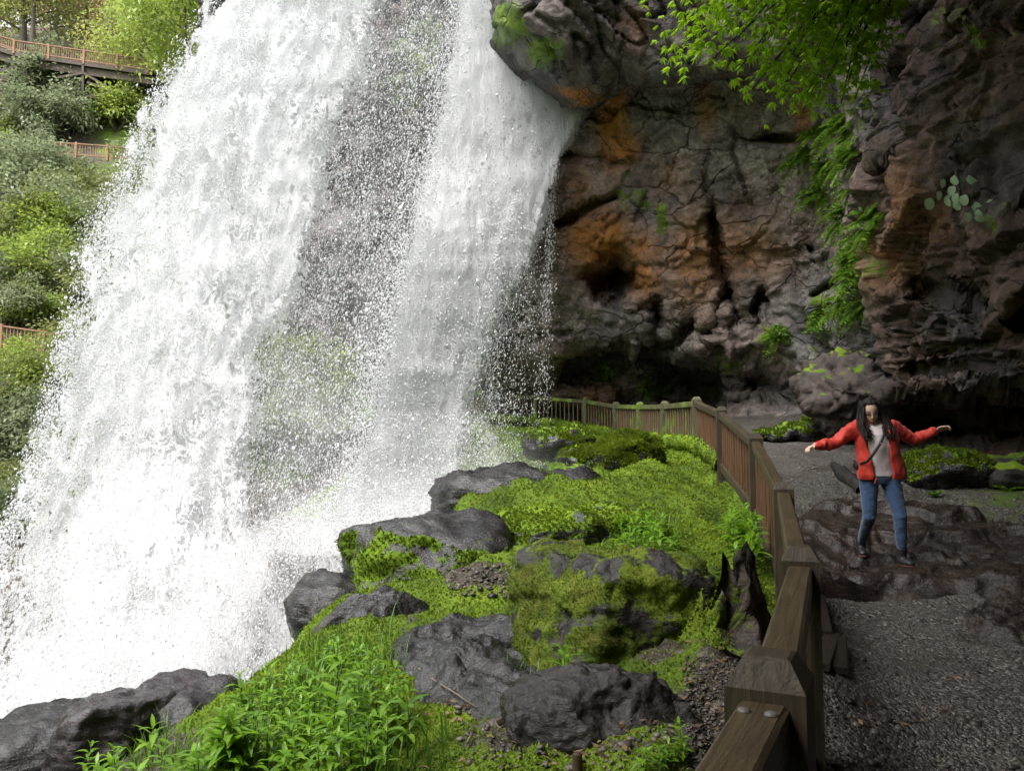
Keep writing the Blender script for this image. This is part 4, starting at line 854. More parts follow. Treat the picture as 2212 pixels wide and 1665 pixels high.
stick([(1008, 1640-20), (1020, 1600)], .006, 'short stick lying in the litter at the bottom centre')
stick([(905, 1455), (925, 1470), (950, 1490), (985, 1515), (1030, 1545)], .007, 'thin pale stick along the lower edge of the flat wet slab')
stick([(1055, 1508), (1090, 1514), (1130, 1526)], .006, 'small twig on litter below the flat wet slab')
stick([(250, 1600), (290, 1590), (330, 1565), (365, 1540)], .006, 'bare dark twig over the rocks at the lower left')
stick([(180, 1640), (240, 1625), (300, 1622)], .007, 'bare twig in front of the blocky violet rock')

# ================================================================== loose stones, moss tips, grass
def stones(name, n, region, size, seed, kindmat, parent=None):
    r_ = np.random.default_rng(seed); U, F = ico(1); Vs = []; Fs = []; off = 0; m = 0
    while m < n:
        px_ = r_.uniform(region[0], region[2]); py_ = r_.uniform(region[1], region[3])
        h_ = hit(px_, py_)
        if region[4] == 'path' and h_.x < float(fence_x(h_.y))+.12: m += .3; continue
        s = size*math.exp(r_.normal()*.4); V = U*(1+.25*r_.normal(size=(len(U), 1)))*np.array([s, s*r_.uniform(.6, 1), s*r_.uniform(.4, .7)])
        a = r_.uniform(0, 6.28); V = V@np.array([[math.cos(a), math.sin(a), 0], [-math.sin(a), math.cos(a), 0], [0, 0, 1]])
        Vs.append(V+np.array(h_)+np.array([0, 0, s*.12+.004])); Fs.append(F+off); off += len(U); m += 1
    V = np.concatenate(Vs); F = np.concatenate(Fs); t_ = np.repeat(r_.random(len(Vs)), len(U))
    return ob(name, mesh_np(name, V, F, False, {'tint': t_}, (M[kindmat],)), None, label=None, kind='stuff')
M['pebble'] = mat_leaf('pebble_stone', (.012, .010, .009), (.15, .13, .11), 0, .45)
stones('gravel', 2600, (1770, 1300, 2260, 1680, 'path'), .011, 1, 'pebble'); stones('gravel', 1500, (1650, 965, 2212, 1180, 'path'), .017, 2, 'pebble'); stones('gravel', 1300, (1480, 1420, 1640, 1665, 'bank'), .0065, 3, 'pebble')
stones('gravel', 130, (970, 1225, 1110, 1290, 'bank'), .016, 4, 'pebble'); stones('gravel', 350, (980, 1500, 1480, 1665, 'bank'), .009, 5, 'pebble')
# moss over the open bank
r_ = np.random.default_rng(77); tw = np.clip(1-soil*1.1, 0, 1)*(side < -.05)*(gz > .2 if False else gz > -.55)
dist = np.hypot(gx, gy); wgt = tw*(gy > 2.5)*(gy < 20)*np.gradient(GX)[None, :]*np.gradient(GY)[:, None]/np.maximum(dist, 3)**1.6*(np.abs(gpx-1000) < 1150)
wgt = wgt/wgt.sum(); k = r_.choice(wgt.size, 135000, p=wgt.ravel())
pp = np.stack([gx.ravel()[k]+r_.normal(size=len(k))*.03, gy.ravel()[k]+r_.normal(size=len(k))*.03], -1); pz_ = ground_z(pp[:, 0], pp[:, 1]); pp = np.column_stack([pp, pz_])
dd = np.hypot(pp[:, 0], pp[:, 1]); pat = np.clip(.5+.75*fbm(pp, 1.5, 3, 12)+.35*fbm(pp, 7, 2, 3), 0, 1)
add_tufts(pp, GN.reshape(-1, 3)[k], r_.uniform(.5, 1.3, len(k))*(.008+.0026*dd), np.clip(r_.uniform(0, .35, len(k))+pat*.7, 0, 1))
p = np.concatenate(TUFT_P); n = np.concatenate(TUFT_N); s = np.concatenate(TUFT_S); c = np.concatenate(TUFT_C); m = len(p)
dirn = n*.75+r_.normal(size=(m, 3))*.55; dirn /= np.linalg.norm(dirn, axis=1)[:, None]
sd = np.cross(dirn, r_.normal(size=(m, 3))); sd /= np.linalg.norm(sd, axis=1)[:, None]+1e-9
V = np.stack([p-sd*(s*.32)[:, None], p+sd*(s*.32)[:, None], p+dirn*s[:, None]], 1).reshape(-1, 3)
ob('moss', mesh_np('moss', V, np.arange(m*3).reshape(-1, 3), False, {'tint': np.repeat(c, 3)}, (M['moss'],)), kind='stuff')
def grass(n, spots, hgt, seed, name='grass', mat='grass'):
    r_ = np.random.default_rng(seed); V = []; F = []; T = []
    for _ in range(n):
        sx_, sy_, rx_, ry_ = spots[r_.integers(len(spots))]; g = hit(sx_+r_.normal()*rx_, sy_+r_.normal()*ry_)
        L = hgt*math.exp(r_.normal()*.35); a = r_.uniform(0, 6.28); lean = r_.uniform(.2, .9); w = .004+.003*r_.random()
        d2 = Vector((math.cos(a), math.sin(a), 0)); s2 = Vector((-math.sin(a), math.cos(a), 0)); b0 = len(V)
        for q in range(4):
            t = q/3; cpt = g+Vector((0, 0, 1))*(L*(t-.45*lean*t*t))+d2*(L*lean*t*t*.8); ww = w*(1-t*.95)
            V += [cpt-s2*ww, cpt+s2*ww]
        F += [(b0+2*q, b0+2*q+1, b0+2*q+3, b0+2*q+2) for q in range(3)]; T += [r_.random()]*8
    ob(name, mesh_np(name, np.array([v[:] for v in V]), np.array(F), True, {'tint': np.array(T)}, (M[mat],)), kind='stuff')
grass(1500, [(700, 1480, 90, 40), (620, 1520, 90, 50), (450, 1620, 120, 30), (330, 1650, 90, 15), (1160, 1380, 30, 60), (1400, 1160, 50, 30), (760, 1420, 60, 20), (800, 1620, 80, 40), (1180, 1290, 15, 40)], .16, 5)

# fallen leaves and needles on the bank
M['litter'] = mat_leaf('dead_leaf', (.05, .03, .015), (.26, .17, .09), .2, .6)
r_ = np.random.default_rng(91); V = []; F = []; T = []
for _ in range(520):
    sx_, sy_, rx_, ry_ = [(1060, 1560, 150, 60), (1000, 1505, 70, 15), (1350, 1620, 120, 40), (1030, 1420, 90, 50), (1200, 1150, 250, 60), (1550, 1500, 50, 80), (1950, 1450, 160, 120), (1830, 1150, 80, 60), (720, 1600, 140, 40)][r_.integers(9)]
    g = hit(sx_+r_.normal()*rx_, sy_+r_.normal()*ry_); L = r_.uniform(.008, .028); a = r_.uniform(0, 6.28); b0 = len(V); up_ = .05+r_.uniform(0, .01)
    if g.y > 12: continue
    c_, s__ = math.cos(a), math.sin(a); w = L*r_.uniform(.2, .5)
    for (x, y, z) in ((-L, 0, .0), (0, -w, .004), (L, 0, r_.uniform(0, .012)), (0, w, .004)): V.append((g.x+x*c_-y*s__, g.y+x*s__+y*c_, g.z+z+r_.uniform(.012, .03)))
    F.append((b0, b0+1, b0+2, b0+3)); T += [r_.random()]*4
ob('leaf_litter', mesh_np('leaf_litter', np.array(V), np.array(F), False, {'tint': np.array(T)}, (M['litter'],)), kind='stuff')

# ================================================================== herbs on the bank
def leaf_mesh(name, L, W, droop, tint, mat, seg=6, fold=.25):
    V = []; F = []; T = []
    for k in range(seg+1):
        t = k/seg; w = W*(math.sin(math.pi*t**.8)**.9)*.5+.0004; x = L*(t-.12*droop*t*t); z = L*(.32*t-droop*.75*t*t)
        V += [(x, -w, z+fold*w), (x, 0, z), (x, w, z+fold*w)]; T += [tint*.85, tint, tint*.95]
    for k in range(seg):
        b = 3*k; F += [(b, b+1, b+4, b+3), (b+1, b+2, b+5, b+4)]
    me = mesh_np(name, np.array(V), np.array(F), True, {'tint': np.array(T)}, (M[mat],)); return me
LV = [leaf_mesh('leaf', 1.0, .27, dr_, ti, 'leafplant') for dr_, ti in ((.45, .25), (.75, .5), (.95, .75), (.6, 1.0), (.3, .85), (1.1, .4))]
STEM = []
for k in range(3):
    V, F = tube([(0, 0, -.02), (.012*k, .01, .35), (.02*(k-1), .02, .7), (.03*(k-1), .0, 1.0)], [.012, .011, .009, .006], 6); STEM.append(pymesh('stem', V, F, (M['stem'],)))
def herb(loc, h, seed, label, group, nl=12, leaf=.10):
    r_ = random.Random(seed); root = empty('leafy_herb', tuple(loc), label, 'plant', group, r_.uniform(0, 6.28))
    root.rotation_euler = (r_.uniform(-.12, .12), r_.uniform(-.12, .12), r_.uniform(0, 6.28))
    s = ob('stem', STEM[seed % 3], root); s.scale = (h*.8+.1, h*.8+.1, h)
    nodes = max(3, nl//3); az = r_.uniform(0, 6.28)
    for i in range(nl):
        nd = i//3; t = 1-.62*(nd/max(nodes-1, 1))**1.1
        a = az+nd*1.05+(i % 3)*2.09+r_.uniform(-.3, .3)
        o = ob('leaf', LV[r_.randrange(6)], root, (0.02*(seed % 3-1)*t*h, 0, h*t)); sc_ = leaf*(.55+.6*min(1, nd/2+.35))*r_.uniform(.8, 1.25)
        o.scale = (sc_, sc_, sc_); o.rotation_euler = (r_.uniform(-.25, .25), -R(r_.uniform(5, 60)*(1 if nd == 0 else .55)), a)
    return root
# the ones that stand out singly
special = [((712, 1640), .42, .15, 'tallest leafy herb with broad drooping leaves at the bottom edge'), ((520, 1600), .34, .11, 'leafy herb rising beside the low grey rocks'), ((1215, 1480), .16, .10, 'lone seedling by the flat wet slab below the big boulder'),
           ((1150, 1300), .24, .09, 'bright leafy sprig at the left side of the big mossy boulder'), ((880, 1640), .26, .10, 'herb standing apart in the litter at the bottom centre'), ((330, 1655), .22, .13, 'leafy herb at the bottom left in front of the blocky rock')]
for i, (p_, h_, lf, lb) in enumerate(special): herb(hit(*p_), h_, 500+i, lb, None, 12, lf)
r_ = random.Random(3); cnt = 0
def inpoly(x, y, poly):
    c = False; j = len(poly)-1
    for i in range(len(poly)):
        if (poly[i][1] > y) != (poly[j][1] > y) and x < (poly[j][0]-poly[i][0])*(y-poly[i][1])/(poly[j][1]-poly[i][1])+poly[i][0]: c = not c
        j = i
    return c
regions = [([(540, 1560), (640, 1470), (740, 1440), (830, 1500), (860, 1580), (880, 1680), (760, 1740), (480, 1740), (420, 1680), (470, 1600)], 112, (.13, .28), (.055, .09), 'leafy herb in the dense bright patch at the lower left', 'herbs in the lower left patch'),
           ([(330, 1685), (480, 1635), (560, 1690), (500, 1740), (200, 1760), (170, 1715)], 26, (.14, .3), (.07, .12), 'leafy herb along the bottom edge left of the dense patch', 'herbs along the bottom left edge'),
           ([(1570, 1120), (1635, 1150), (1655, 1260), (1600, 1275), (1570, 1200)], 30, (.16, .34), (.10, .15), 'bright leafy herb growing against the fence', 'herbs against the fence'),
           ([(1320, 1170), (1380, 1130), (1450, 1150), (1470, 1210), (1390, 1230), (1330, 1215)], 26, (.12, .25), (.07, .12), 'pale leafy herb on the moss above the big boulder', 'herbs above the big boulder'),
           ([(1120, 1330), (1180, 1310), (1190, 1440), (1120, 1450)], 14, (.08, .16), (.05, .07), 'small herb at the left foot of the big boulder', 'herbs at the foot of the big boulder'),
           ([(1400, 1640), (1500, 1620), (1500, 1665), (1380, 1690)], 8, (.06, .12), (.04, .06), 'small herb near the fence at the bottom edge', 'herbs near the fence bottom')]
for poly, n, hr, lr, lb, gp_ in regions:
    xs = [p[0] for p in poly]; ys = [p[1] for p in poly]; m = 0; made = []
    while m < n:
        x, y = r_.uniform(min(xs), max(xs)), r_.uniform(min(ys), max(ys))
        if not inpoly(x, y, poly): continue
        g = hit(x, y); cnt += 1; m += 1
        made.append((x, herb(g, r_.uniform(*hr), cnt, lb, gp_, r_.choice((9, 12, 12, 15)), r_.uniform(*lr))))
    if n <= 14:
        made.sort(key=lambda q: q[0])
        for j, (_, o) in enumerate(made): o['label'] = lb+', '+('leftmost', 'second from the left', 'third from the left', 'fourth from the left', 'fifth from the left', 'sixth from the left', 'seventh from the left', 'eighth from the left', 'ninth from the left', 'tenth from the left', 'fourth from the right', 'third from the right', 'second from the right', 'rightmost')[j if j < n-1 else 13]

# ================================================================== foliage generators
def leaves_np(c, dirn, L, W, tint, r_, droop=0.3):
    """Two-triangle folded leaves; c centre of base, dirn unit direction."""
    n = len(c); up = np.tile([0, 0, 1.0], (n, 1))+r_.normal(size=(n, 3))*.5
    sd = np.cross(dirn, up); sd /= np.linalg.norm(sd, axis=1)[:, None]+1e-9
    L = np.broadcast_to(L, n)[:, None]; W = np.broadcast_to(W, n)[:, None]
    tip = c+dirn*L+np.array([0, 0, -1])*L*droop; mid = c+dirn*L*.45
    V = np.stack([c, mid+sd*W/2, tip, mid-sd*W/2], 1).reshape(-1, 3); F = np.arange(n*4).reshape(-1, 4)
    return V, F, np.repeat(np.broadcast_to(tint, n), 4)
def clump_cloud(n, rad, nc, seed, spread=.30, flat=1.0, low=-.4):
    r_ = np.random.default_rng(seed); q = r_.normal(size=(nc, 3)); q /= np.linalg.norm(q, axis=1)[:, None]; q[:, 2] = np.maximum(q[:, 2], low)
    q = q*(r_.uniform(.35, 1.25, nc)[:, None])*np.array(rad); k = r_.integers(nc, size=n)
    c = q[k]+r_.normal(size=(n, 3))*np.array(rad)*spread*np.array([1, 1, flat]); return c, k, r_
def bush_meshes(tag, mat, rad, n, nc, leaf, cnt, seed, spread=.17):
    out = []
    for j in range(cnt):
        c, k, r_ = clump_cloud(n, rad, nc, seed+j, spread)
        d = c/np.array(rad)+r_.normal(size=c.shape)*.7+np.array([0, 0, .25]); d /= np.linalg.norm(d, axis=1)[:, None]
        ti = np.clip(.28+.28*c[:, 2]/rad[2]*0+.35*r_.random(nc)[k]+r_.uniform(-.25, .45, n), 0, 1)
        V, F, T = leaves_np(c, d, leaf*r_.uniform(.6, 1.3, n), leaf*.5, ti, r_)
        out.append(mesh_np(tag, V, F, False, {'tint': T}, (M[mat],)))
    return out
def limb_mesh(name, rad, seed, n=6):
    r_ = random.Random(seed); parts = []
    for k in range(n):
        a = r_.uniform(0, 6.28); e = Vector((math.cos(a)*rad[0]*.7, math.sin(a)*rad[1]*.7, rad[2]*r_.uniform(.1, .8)))
        b = Vector((0, 0, -rad[2])); parts.append(tube([b, b.lerp(e, .5)+Vector((r_.uniform(-.2, .2), 0, r_.uniform(0, .3))), e], [.05, .035, .012], 5))
    return pymesh(name, *joinVF(parts), (M['bark'],))
RB = (1.7, 1.7, 1.35)
BM = {k: bush_meshes('foliage', k, RB, 4200, 40, .2 if k != 'laurel' else .23, 3, 200+i*10) for i, k in enumerate(('laurel', 'olive', 'lime'))}
LM = [limb_mesh('stem', RB, s) for s in range(3)]
def bush(px, py, kind, s, i, label, group, dz=.2, dd=0, sx=1):
    g = hill_at(px, py); 
    root = empty('shrub', (g.x, g.y-dd, g.z+dz*s), label, 'shrub', group, random.uniform(0, 6.28)); root.scale = (s*sx, s, s*random.uniform(.85, 1.1))
    root.location.z -= 0
    ob('foliage', BM[kind][i % 3], root, (0, 0, .9)); ob('stem', LM[i % 3], root, (0, 0, .9))
BL = [(20, 275, 'olive', 1.3), (95, 250, 'laurel', 1.7), (150, 240, 'laurel', 1.6), (55, 320, 'laurel', 1.5), (215, 235, 'olive', 1.3), (270, 215, 'olive', 1.4), (250, 290, 'lime', 1.5), (295, 270, 'lime', 1.4), (150, 300, 'laurel', 1.4), (20, 350, 'lime', .9),
      (110, 385, 'laurel', 1.2), (40, 420, 'laurel', 1.6), (95, 440, 'laurel', 1.5), (185, 460, 'olive', 1.0), (20, 480, 'laurel', 1.5), (80, 510, 'laurel', 1.5), (140, 500, 'olive', 1.2), (40, 570, 'olive', 1.4), (110, 560, 'lime', 1.2), (160, 540, 'lime', 1.1), (10, 640, 'olive', 1.2), (75, 630, 'lime', 1.3), (130, 620, 'lime', 1.1), (95, 670, 'olive', 1.0), (170, 640, 'laurel', 1.1), (15, 688, 'olive', .9), (60, 696, 'laurel', .9), (110, 700, 'lime', .8), (40, 665, 'laurel', 1.0),
      (20, 830, 'lime', .55), (70, 845, 'olive', .6), (25, 870, 'olive', .8), (90, 870, 'lime', .7), (40, 890, 'lime', 1.0), (10, 930, 'olive', .9), (60, 960, 'laurel', .9), (20, 1010, 'laurel', .9), (100, 900, 'olive', .8), (10, 1090, 'olive', .8), (50, 1130, 'laurel', .7),
      (200, 780, 'olive', 1.0), (260, 850, 'lime', .9), (330, 790, 'olive', 1.1), (420, 700, 'laurel', 1.3), (300, 950, 'laurel', 1.0), (430, 900, 'olive', 1.1), (560, 850, 'lime', 1.1), (660, 880, 'laurel', 1.2), (740, 850, 'lime', 1.2), (700, 960, 'olive', 1.0), (610, 980, 'laurel', 1.1), (780, 930, 'laurel', 1.0), (350, 600, 'laurel', 1.4), (300, 480, 'olive', 1.5), (370, 400, 'laurel', 1.5), (350, 280, 'olive', 1.5), (420, 200, 'lime', 1.5), (220, 560, 'laurel', 1.3), (250, 660, 'olive', 1.2), (160, 1050, 'olive', .8), (230, 1120, 'laurel', .8), (400, 1040, 'olive', .9)]
kn = {'laurel': 'grey green', 'olive': 'olive green', 'lime': 'yellow green'}
info = []
for (x, y, k, s) in BL:
    if x > 175 or (y < 380 and x > 300): lb, gp_ = '%s shrub glimpsed through the falling water', '%s shrubs behind the water'
    elif y < 360: lb, gp_ = '%s shrub on the slope under the high walkway', '%s shrubs under the high walkway'
    elif y <= 700: lb, gp_ = '%s shrub on the slope between the middle and lowest railings', '%s shrubs between the railings'
    else: lb, gp_ = '%s shrub below the lowest railing on the left bank', '%s shrubs below the lowest railing'
    info.append((lb % kn[k], gp_ % kn[k]))
ORD = ['topmost', 'second from the top', 'third from the top', 'fourth from the top', 'fifth from the top', 'sixth from the top', 'seventh from the top', 'eighth from the top', 'ninth from the top', 'tenth from the top', 'eleventh from the top', 'twelfth from the top']
for i, (x, y, k, s) in enumerate(BL):
    lb, gp_ = info[i]; mates = sorted(j for j in range(len(BL)) if info[j][1] == gp_); mates.sort(key=lambda j: BL[j][1])
    if len(mates) > 1: lb += ', '+ORD[mates.index(i)]
    bush(x, y, k, s, i, lb, gp_)
# trees on the rim
def tree(px, pyb, pyt, d, rtr, kind, label, crown, seed, lean=0, nl=5200, low=.25):
    b = PV(px, pyb, d); H = P(px, pyt, d)[2]-b.z; r_ = random.Random(seed); rn = np.random.default_rng(seed)
    root = empty('tree', tuple(b), label, 'tree', 'trees on the rim behind the walkway')
    pts = [Vector((lean*t*H+.15*math.sin(3*t+seed), .1*math.sin(4*t+seed), H*t-.6*(t == 0))) for t in np.linspace(0, 1, 9)]
    parts = [tube(pts, [rtr*(1-.75*k/8) for k in range(9)], 9)]; tips = []
    for k in range(13):
        t = r_.uniform(low, .95); p0 = Vector((lean*t*H, 0, H*t)); a = r_.uniform(0, 6.28); L = crown*(1.15-.5*t)*r_.uniform(.6, 1.1)
        p2 = p0+Vector((math.cos(a)*L, math.sin(a)*L, L*r_.uniform(.15, .6))); pm_ = p0.lerp(p2, .5)+Vector((0, 0, .12*L))
        parts.append(tube([p0, pm_, p2], [rtr*.32, rtr*.2, rtr*.06], 6)); tips += [pm_, p2, p0.lerp(p2, .75)]
    ob('trunk', pymesh('trunk', *joinVF(parts), (M['bark'],)), root)
    tp = np.array([t[:] for t in tips]); k = rn.integers(len(tp), size=nl); c = tp[k]+rn.normal(size=(nl, 3))*crown*.24
    dd_ = rn.normal(size=(nl, 3)); dd_ /= np.linalg.norm(dd_, axis=1)[:, None]
    V, F, T = leaves_np(c, dd_, .30*rn.uniform(.6, 1.3, nl), .16, np.clip(.55*rn.random(len(tp))[k]+rn.uniform(0, .5, nl), 0, 1), rn)
    ob('crown', mesh_np('crown', V, F, False, {'tint': T}, (M[kind],)), root)
tree(42, 150, -160, 64, .36, 'spring', 'grey trunked tree at the far left behind the walkway corner', 4.2, 1, -.01)
tree(64, 150, -200, 62, .22, 'olive', 'slim pale trunked tree just right of the far left trunk', 3.4, 2, .02)
tree(118, 150, -60, 70, .22, 'rust', 'tree with russet new leaves above the walkway', 4.6, 3, .03)
tree(186, 150, -220, 72, .30, 'spring', 'dark trunked tree rising behind the middle of the walkway', 4.0, 4)
tree(238, 160, -240, 66, .42, 'spring', 'thick grey trunk behind the right end of the walkway', 4.2, 5, .02, 4200, .45)
tree(300, 190, -40, 60, .14, 'spring', 'young yellow green tree at the right end of the walkway', 3.6, 6, 0, 6500, .1)
tree(396, 230, -160, 40, .10, 'lime', 'slender dark stemmed tree at the edge of the falls', 2.6, 7, -.045, 5200, .25)
tree(350, 220, -120, 56, .18, 'lime', 'bright green tree half hidden by the top of the falls', 4.0, 8, 0, 6500, .1)
tree(-60, 150, -150, 66, .25, 'olive', 'tree whose branches enter at the top left corner', 5.0, 9, .05)
tree(150, 150, -20, 80, .2, 'olive', 'distant tree filling the gap between the grey trunks', 5.5, 10)
tree(90, 140, -60, 90, .2, 'spring', 'pale distant tree behind the left trunks', 7, 11, 0, 6000, .05)
tree(270, 140, -80, 90, .2, 'spring', 'pale distant tree behind the right trunks', 7, 12, 0, 6000, .05)

# ================================================================== walkways on the left
def railing(name, label, tops, d, hr, posts, cat='railing', deck=False):
    pw = [PV(x, y, d) for x, y in tops]; base = pw[0]-Vector((0, 0, hr)); root = empty(name, tuple(base), label, cat); pw = [p-base for p in pw]
    for a, b in zip(pw[:-1], pw[1:]):
        for nm, dz, w, h in (('top_rail', 0, .11, .07), ('bottom_rail', -hr+.12, .06, .07)):
            timber(nm, beam(a+Vector((0, 0, dz)), b+Vector((0, 0, dz)), w, h), a, b, 'redwood', root)
        L = (b-a).length; n = max(4, int(L/.16)); parts = []
        for k in range(n):
            p = a+(b-a)*((k+.5)/n); parts.append(beam(p+Vector((0, 0, -hr+.1)), p, .035, .035, up=(b-a).normalized()))
        V, F = joinVF(parts); o = timber('balusters', (V, F), a, a+Vector((0, 0, 1)), 'redwood', root); o['kind'] = 'stuff'
    sx_ = [t[0] for t in tops]; sy_ = [t[1] for t in tops]
    for x in posts:
        p = PV(x, float(np.interp(x, sx_, sy_)), d)-base; timber('post', beam(p+Vector((0, 0, -hr-.15)), p+Vector((0, 0, .1)), .15, .15, up=Vector((1, 0, 0)), bev=.012), p, p+Vector((0, 0, 1)), 'redwood', root)
    return root, pw, base
top1 = [(-120, 50), (-40, 66), (31, 88), (106, 99), (182, 110), (254, 120), (330, 131)]
bw, pw, base = railing('boardwalk', 'high timber walkway with russet railings on braced posts at the upper left', top1, 54, .84, (-40, 31, 106, 182, 254, 320), 'walkway')
up = Vector((0, 0, 1)); back = Vector((0, 1, 0))
for a, b in zip(pw[:-1], pw[1:]):
    da, db = a-up*.98, b-up*.98
    timber('fascia', beam(da, db, .06, .26), da, db, 'deckwood', bw)
    timber('deck', beam(da+up*.16+back*.95, db+up*.16+back*.95, 1.9, .05), da, db, 'deckwood', bw)
    timber('beam', beam(da-up*.42+back*.25, db-up*.42+back*.25, .14, .55), da, db, 'deckwood', bw); timber('beam', beam(da-up*.42+back*1.6, db-up*.42+back*1.6, .14, .55), da, db, 'deckwood', bw)
    a2, b2 = a+back*1.9, b+back*1.9; timber('top_rail', beam(a2, b2, .11, .07), a2, b2, 'redwood', bw)
def wp(x, y, dd=0): return PV(x, y, 54+dd)-base
for x, yt, yb in ((31, 112, 222), (180, 138, 215), (-60, 100, 220)):
    for dd in (0.05, 1.6): timber('support_post', beam(wp(x, yb, dd)-up*1.0, wp(x, yt, dd), .16, .16, up=Vector((1, 0, 0))), wp(x, yb), wp(x, yt), 'deckwood', bw)
for (x0, y0, x1, y1) in ((31, 145, -30, 165), (31, 145, 70, 172), (31, 190, -30, 165), (28, 186, 66, 176), (180, 158, 125, 168), (180, 158, 258, 204), (180, 211, 280, 192), (188, 178, 250, 200), (0, 172, 40, 155)):
    timber('brace', beam(wp(x0, y0, -.06), wp(x1, y1, -.06), .06, .16), wp(x0, y0), wp(x1, y1), 'deckwood', bw)
railing('railing', 'russet railing of the middle walkway half hidden by shrubs', [(-60, 298), (0, 301), (60, 304), (131, 309), (165, 311), (233, 316), (285, 322), (330, 328)], 48.5, .82, (29, 100, 165, 233, 290))
railing('railing', 'lowest russet railing running behind the water on the left', [(-20, 702), (4, 704), (96, 717), (160, 727), (235, 737), (330, 754), (430, 770), (520, 785)], 35.2, .98, (4, 96, 180, 262, 350, 440))

# ================================================================== cliff plants
cr_root = PV(2030, -150, 9.6)
ct_ = empty('overhanging_shrub', tuple(cr_root), 'bright green shrub with long drooping branches hanging from the cliff top', 'shrub')
rn = np.random.default_rng(9); r_ = random.Random(9)
tips = [(1432, 140, 9.6), (1440, 70, 9.4), (1430, 20, 9.5), (1480, 60, 9.3), (1510, 110, 9.5), (1545, 130, 9.3), (1590, 160, 9.5), (1580, 90, 9.1), (1620, 120, 9.3), (1500, 10, 9.0), (1560, 30, 9.0), (1660, 160, 9.4), (1700, 170, 9.6), (1650, 90, 9.0), (1710, 110, 9.2), (1740, 200, 9.7), (1765, 220, 9.8), (1790, 190, 9.5), (1760, 130, 9.2), (1810, 230, 9.9), (1830, 170, 9.6), (1845, 210, 9.9), (1800, 100, 9.2), (1850, 130, 9.5), (1690, 40, 9.0), (1750, 60, 9.1), (1610, 30, 8.9), (1470, -40, 9.1), (1880, 120, 9.7), (1630, 195, 9.6), (1690, 215, 9.7), (1730, 250, 9.9)]
for i, (tx, ty, td_) in enumerate(tips):
    e_ = PV(tx, ty, td_)-cr_root; s0 = Vector((r_.uniform(-.3, .3), r_.uniform(-.3, .3), r_.uniform(-.2, .2)))
    n = 16; pts = []
    for k in range(n):
        t = k/(n-1); p = s0.lerp(e_, t)+Vector((0, 0, .55*math.sin(math.pi*t)*(.5+.5*r_.random()*0+.3)))+Vector((.03*math.sin(7*t+i), .05*math.sin(5*t+2*i), .03*math.sin(9*t+i)))
        pts.append(p)
    V, F = tube(pts, [.026*(1-.88*k/(n-1))+.003 for k in range(n)], 5); br = ob('branch', pymesh('branch', V, F, (M['twig'],)), ct_)
    C = []; Dn = []; Ls = []
    for k in range(95):
        t = r_.uniform(.28, 1.0)**.8; j = min(int(t*(n-1)), n-2); f_ = t*(n-1)-j; p = pts[j].lerp(pts[j+1], f_)
        o_ = Vector((r_.gauss(0, .15), r_.gauss(0, .2), r_.gauss(-.06, .10))); p = p+o_
        a = r_.uniform(0, 6.28); L0 = r_.uniform(.07, .13)
        for q in range(5):
            aa = a+(q-2)*.55; C.append(p[:]); Dn.append((math.cos(aa)*.75-.25, math.sin(aa)*.75, r_.uniform(-.75, -.05))); Ls.append(L0*(1-.12*abs(q-2)))
    C = np.array(C); Dn = np.array(Dn); Dn /= np.linalg.norm(Dn, axis=1)[:, None]
    V, F, T = leaves_np(C, Dn, np.array(Ls), np.array(Ls)*.34, np.clip(np.repeat(rn.random(95), 5)*.6+rn.uniform(0, .45, len(C)), 0, 1), rn, .25)
    ob('foliage', mesh_np('foliage', V, F, False, {'tint': T}, (M['canopy'],)), ct_)
def fern(loc, nrm, L, nf, seed, label, group=None, mat='fern', down=.7):
    r_ = np.random.default_rng(seed); root = empty('fern', tuple(loc), label, 'fern', group); nrm = np.array(nrm)
    for f in range(nf):
        d = nrm*.8+r_.normal(size=3)*.7; d[2] += .25; d /= np.linalg.norm(d); Lf = L*r_.uniform(.6, 1.15); t = np.linspace(0, 1, 16)[:, None]
        mid = d*Lf*t+np.array([0, 0, -down])*Lf*t*t; tg = np.gradient(mid, axis=0); tg /= np.linalg.norm(tg, axis=1)[:, None]
        sd = np.cross(tg, nrm+np.array([0, 0, .6])); sd /= np.linalg.norm(sd, axis=1)[:, None]+1e-9
        wd = (L*.26*np.sin(np.pi*np.clip(t*.92+.1, 0, 1))**.8); C = np.repeat(mid, 2, 0); Dn = np.stack([sd+tg*.35, -sd+tg*.35], 1).reshape(-1, 3); Dn /= np.linalg.norm(Dn, axis=1)[:, None]
        V, F, T = leaves_np(C, Dn, np.repeat(wd[:, 0], 2), L*.075, np.clip(r_.random()*.6+r_.uniform(0, .4, len(C)), 0, 1), r_, .15)
        fr = ob('frond', mesh_np('frond', V, F, False, {'tint': T}, (M[mat],)), root, kind='stuff')
FL = [(1815, 265, 'leafy fern highest in the hanging column below the shrub'), (1780, 300, 'fern under the topmost one, at the left of the column'), (1835, 300, 'fern under the topmost one, at the right of the column'), (1735, 335, 'fern sticking out farthest left of the hanging column'), (1790, 360, 'fern in the upper middle of the hanging column'), (1770, 420, 'small fern left of the column at mid height'), (1830, 400, 'fern on the rock edge above the long hanging moss'),
      (1815, 470, 'fern hanging at the narrow middle of the column'), (1850, 455, 'dark fern against the right rock edge mid column'), (1840, 520, 'dense fern where the column widens again'), (1870, 560, 'glossy fern beside the bare red rock'), (1850, 600, 'bright fern low in the column'), (1830, 650, 'hanging yellow green fern near the column foot'), (1865, 660, 'last fern at the foot of the hanging column'), (1690, 720, 'small bright fern on the ledge left of the column foot'), (1765, 690, 'drooping fern on the ledge nearer the column foot'), (1885, 790, 'little fern above the pointed rock'), (1870, 330, 'fern in the cleft right of the upper column'), (1905, 480, 'fern at the edge of the reddish bulge')]
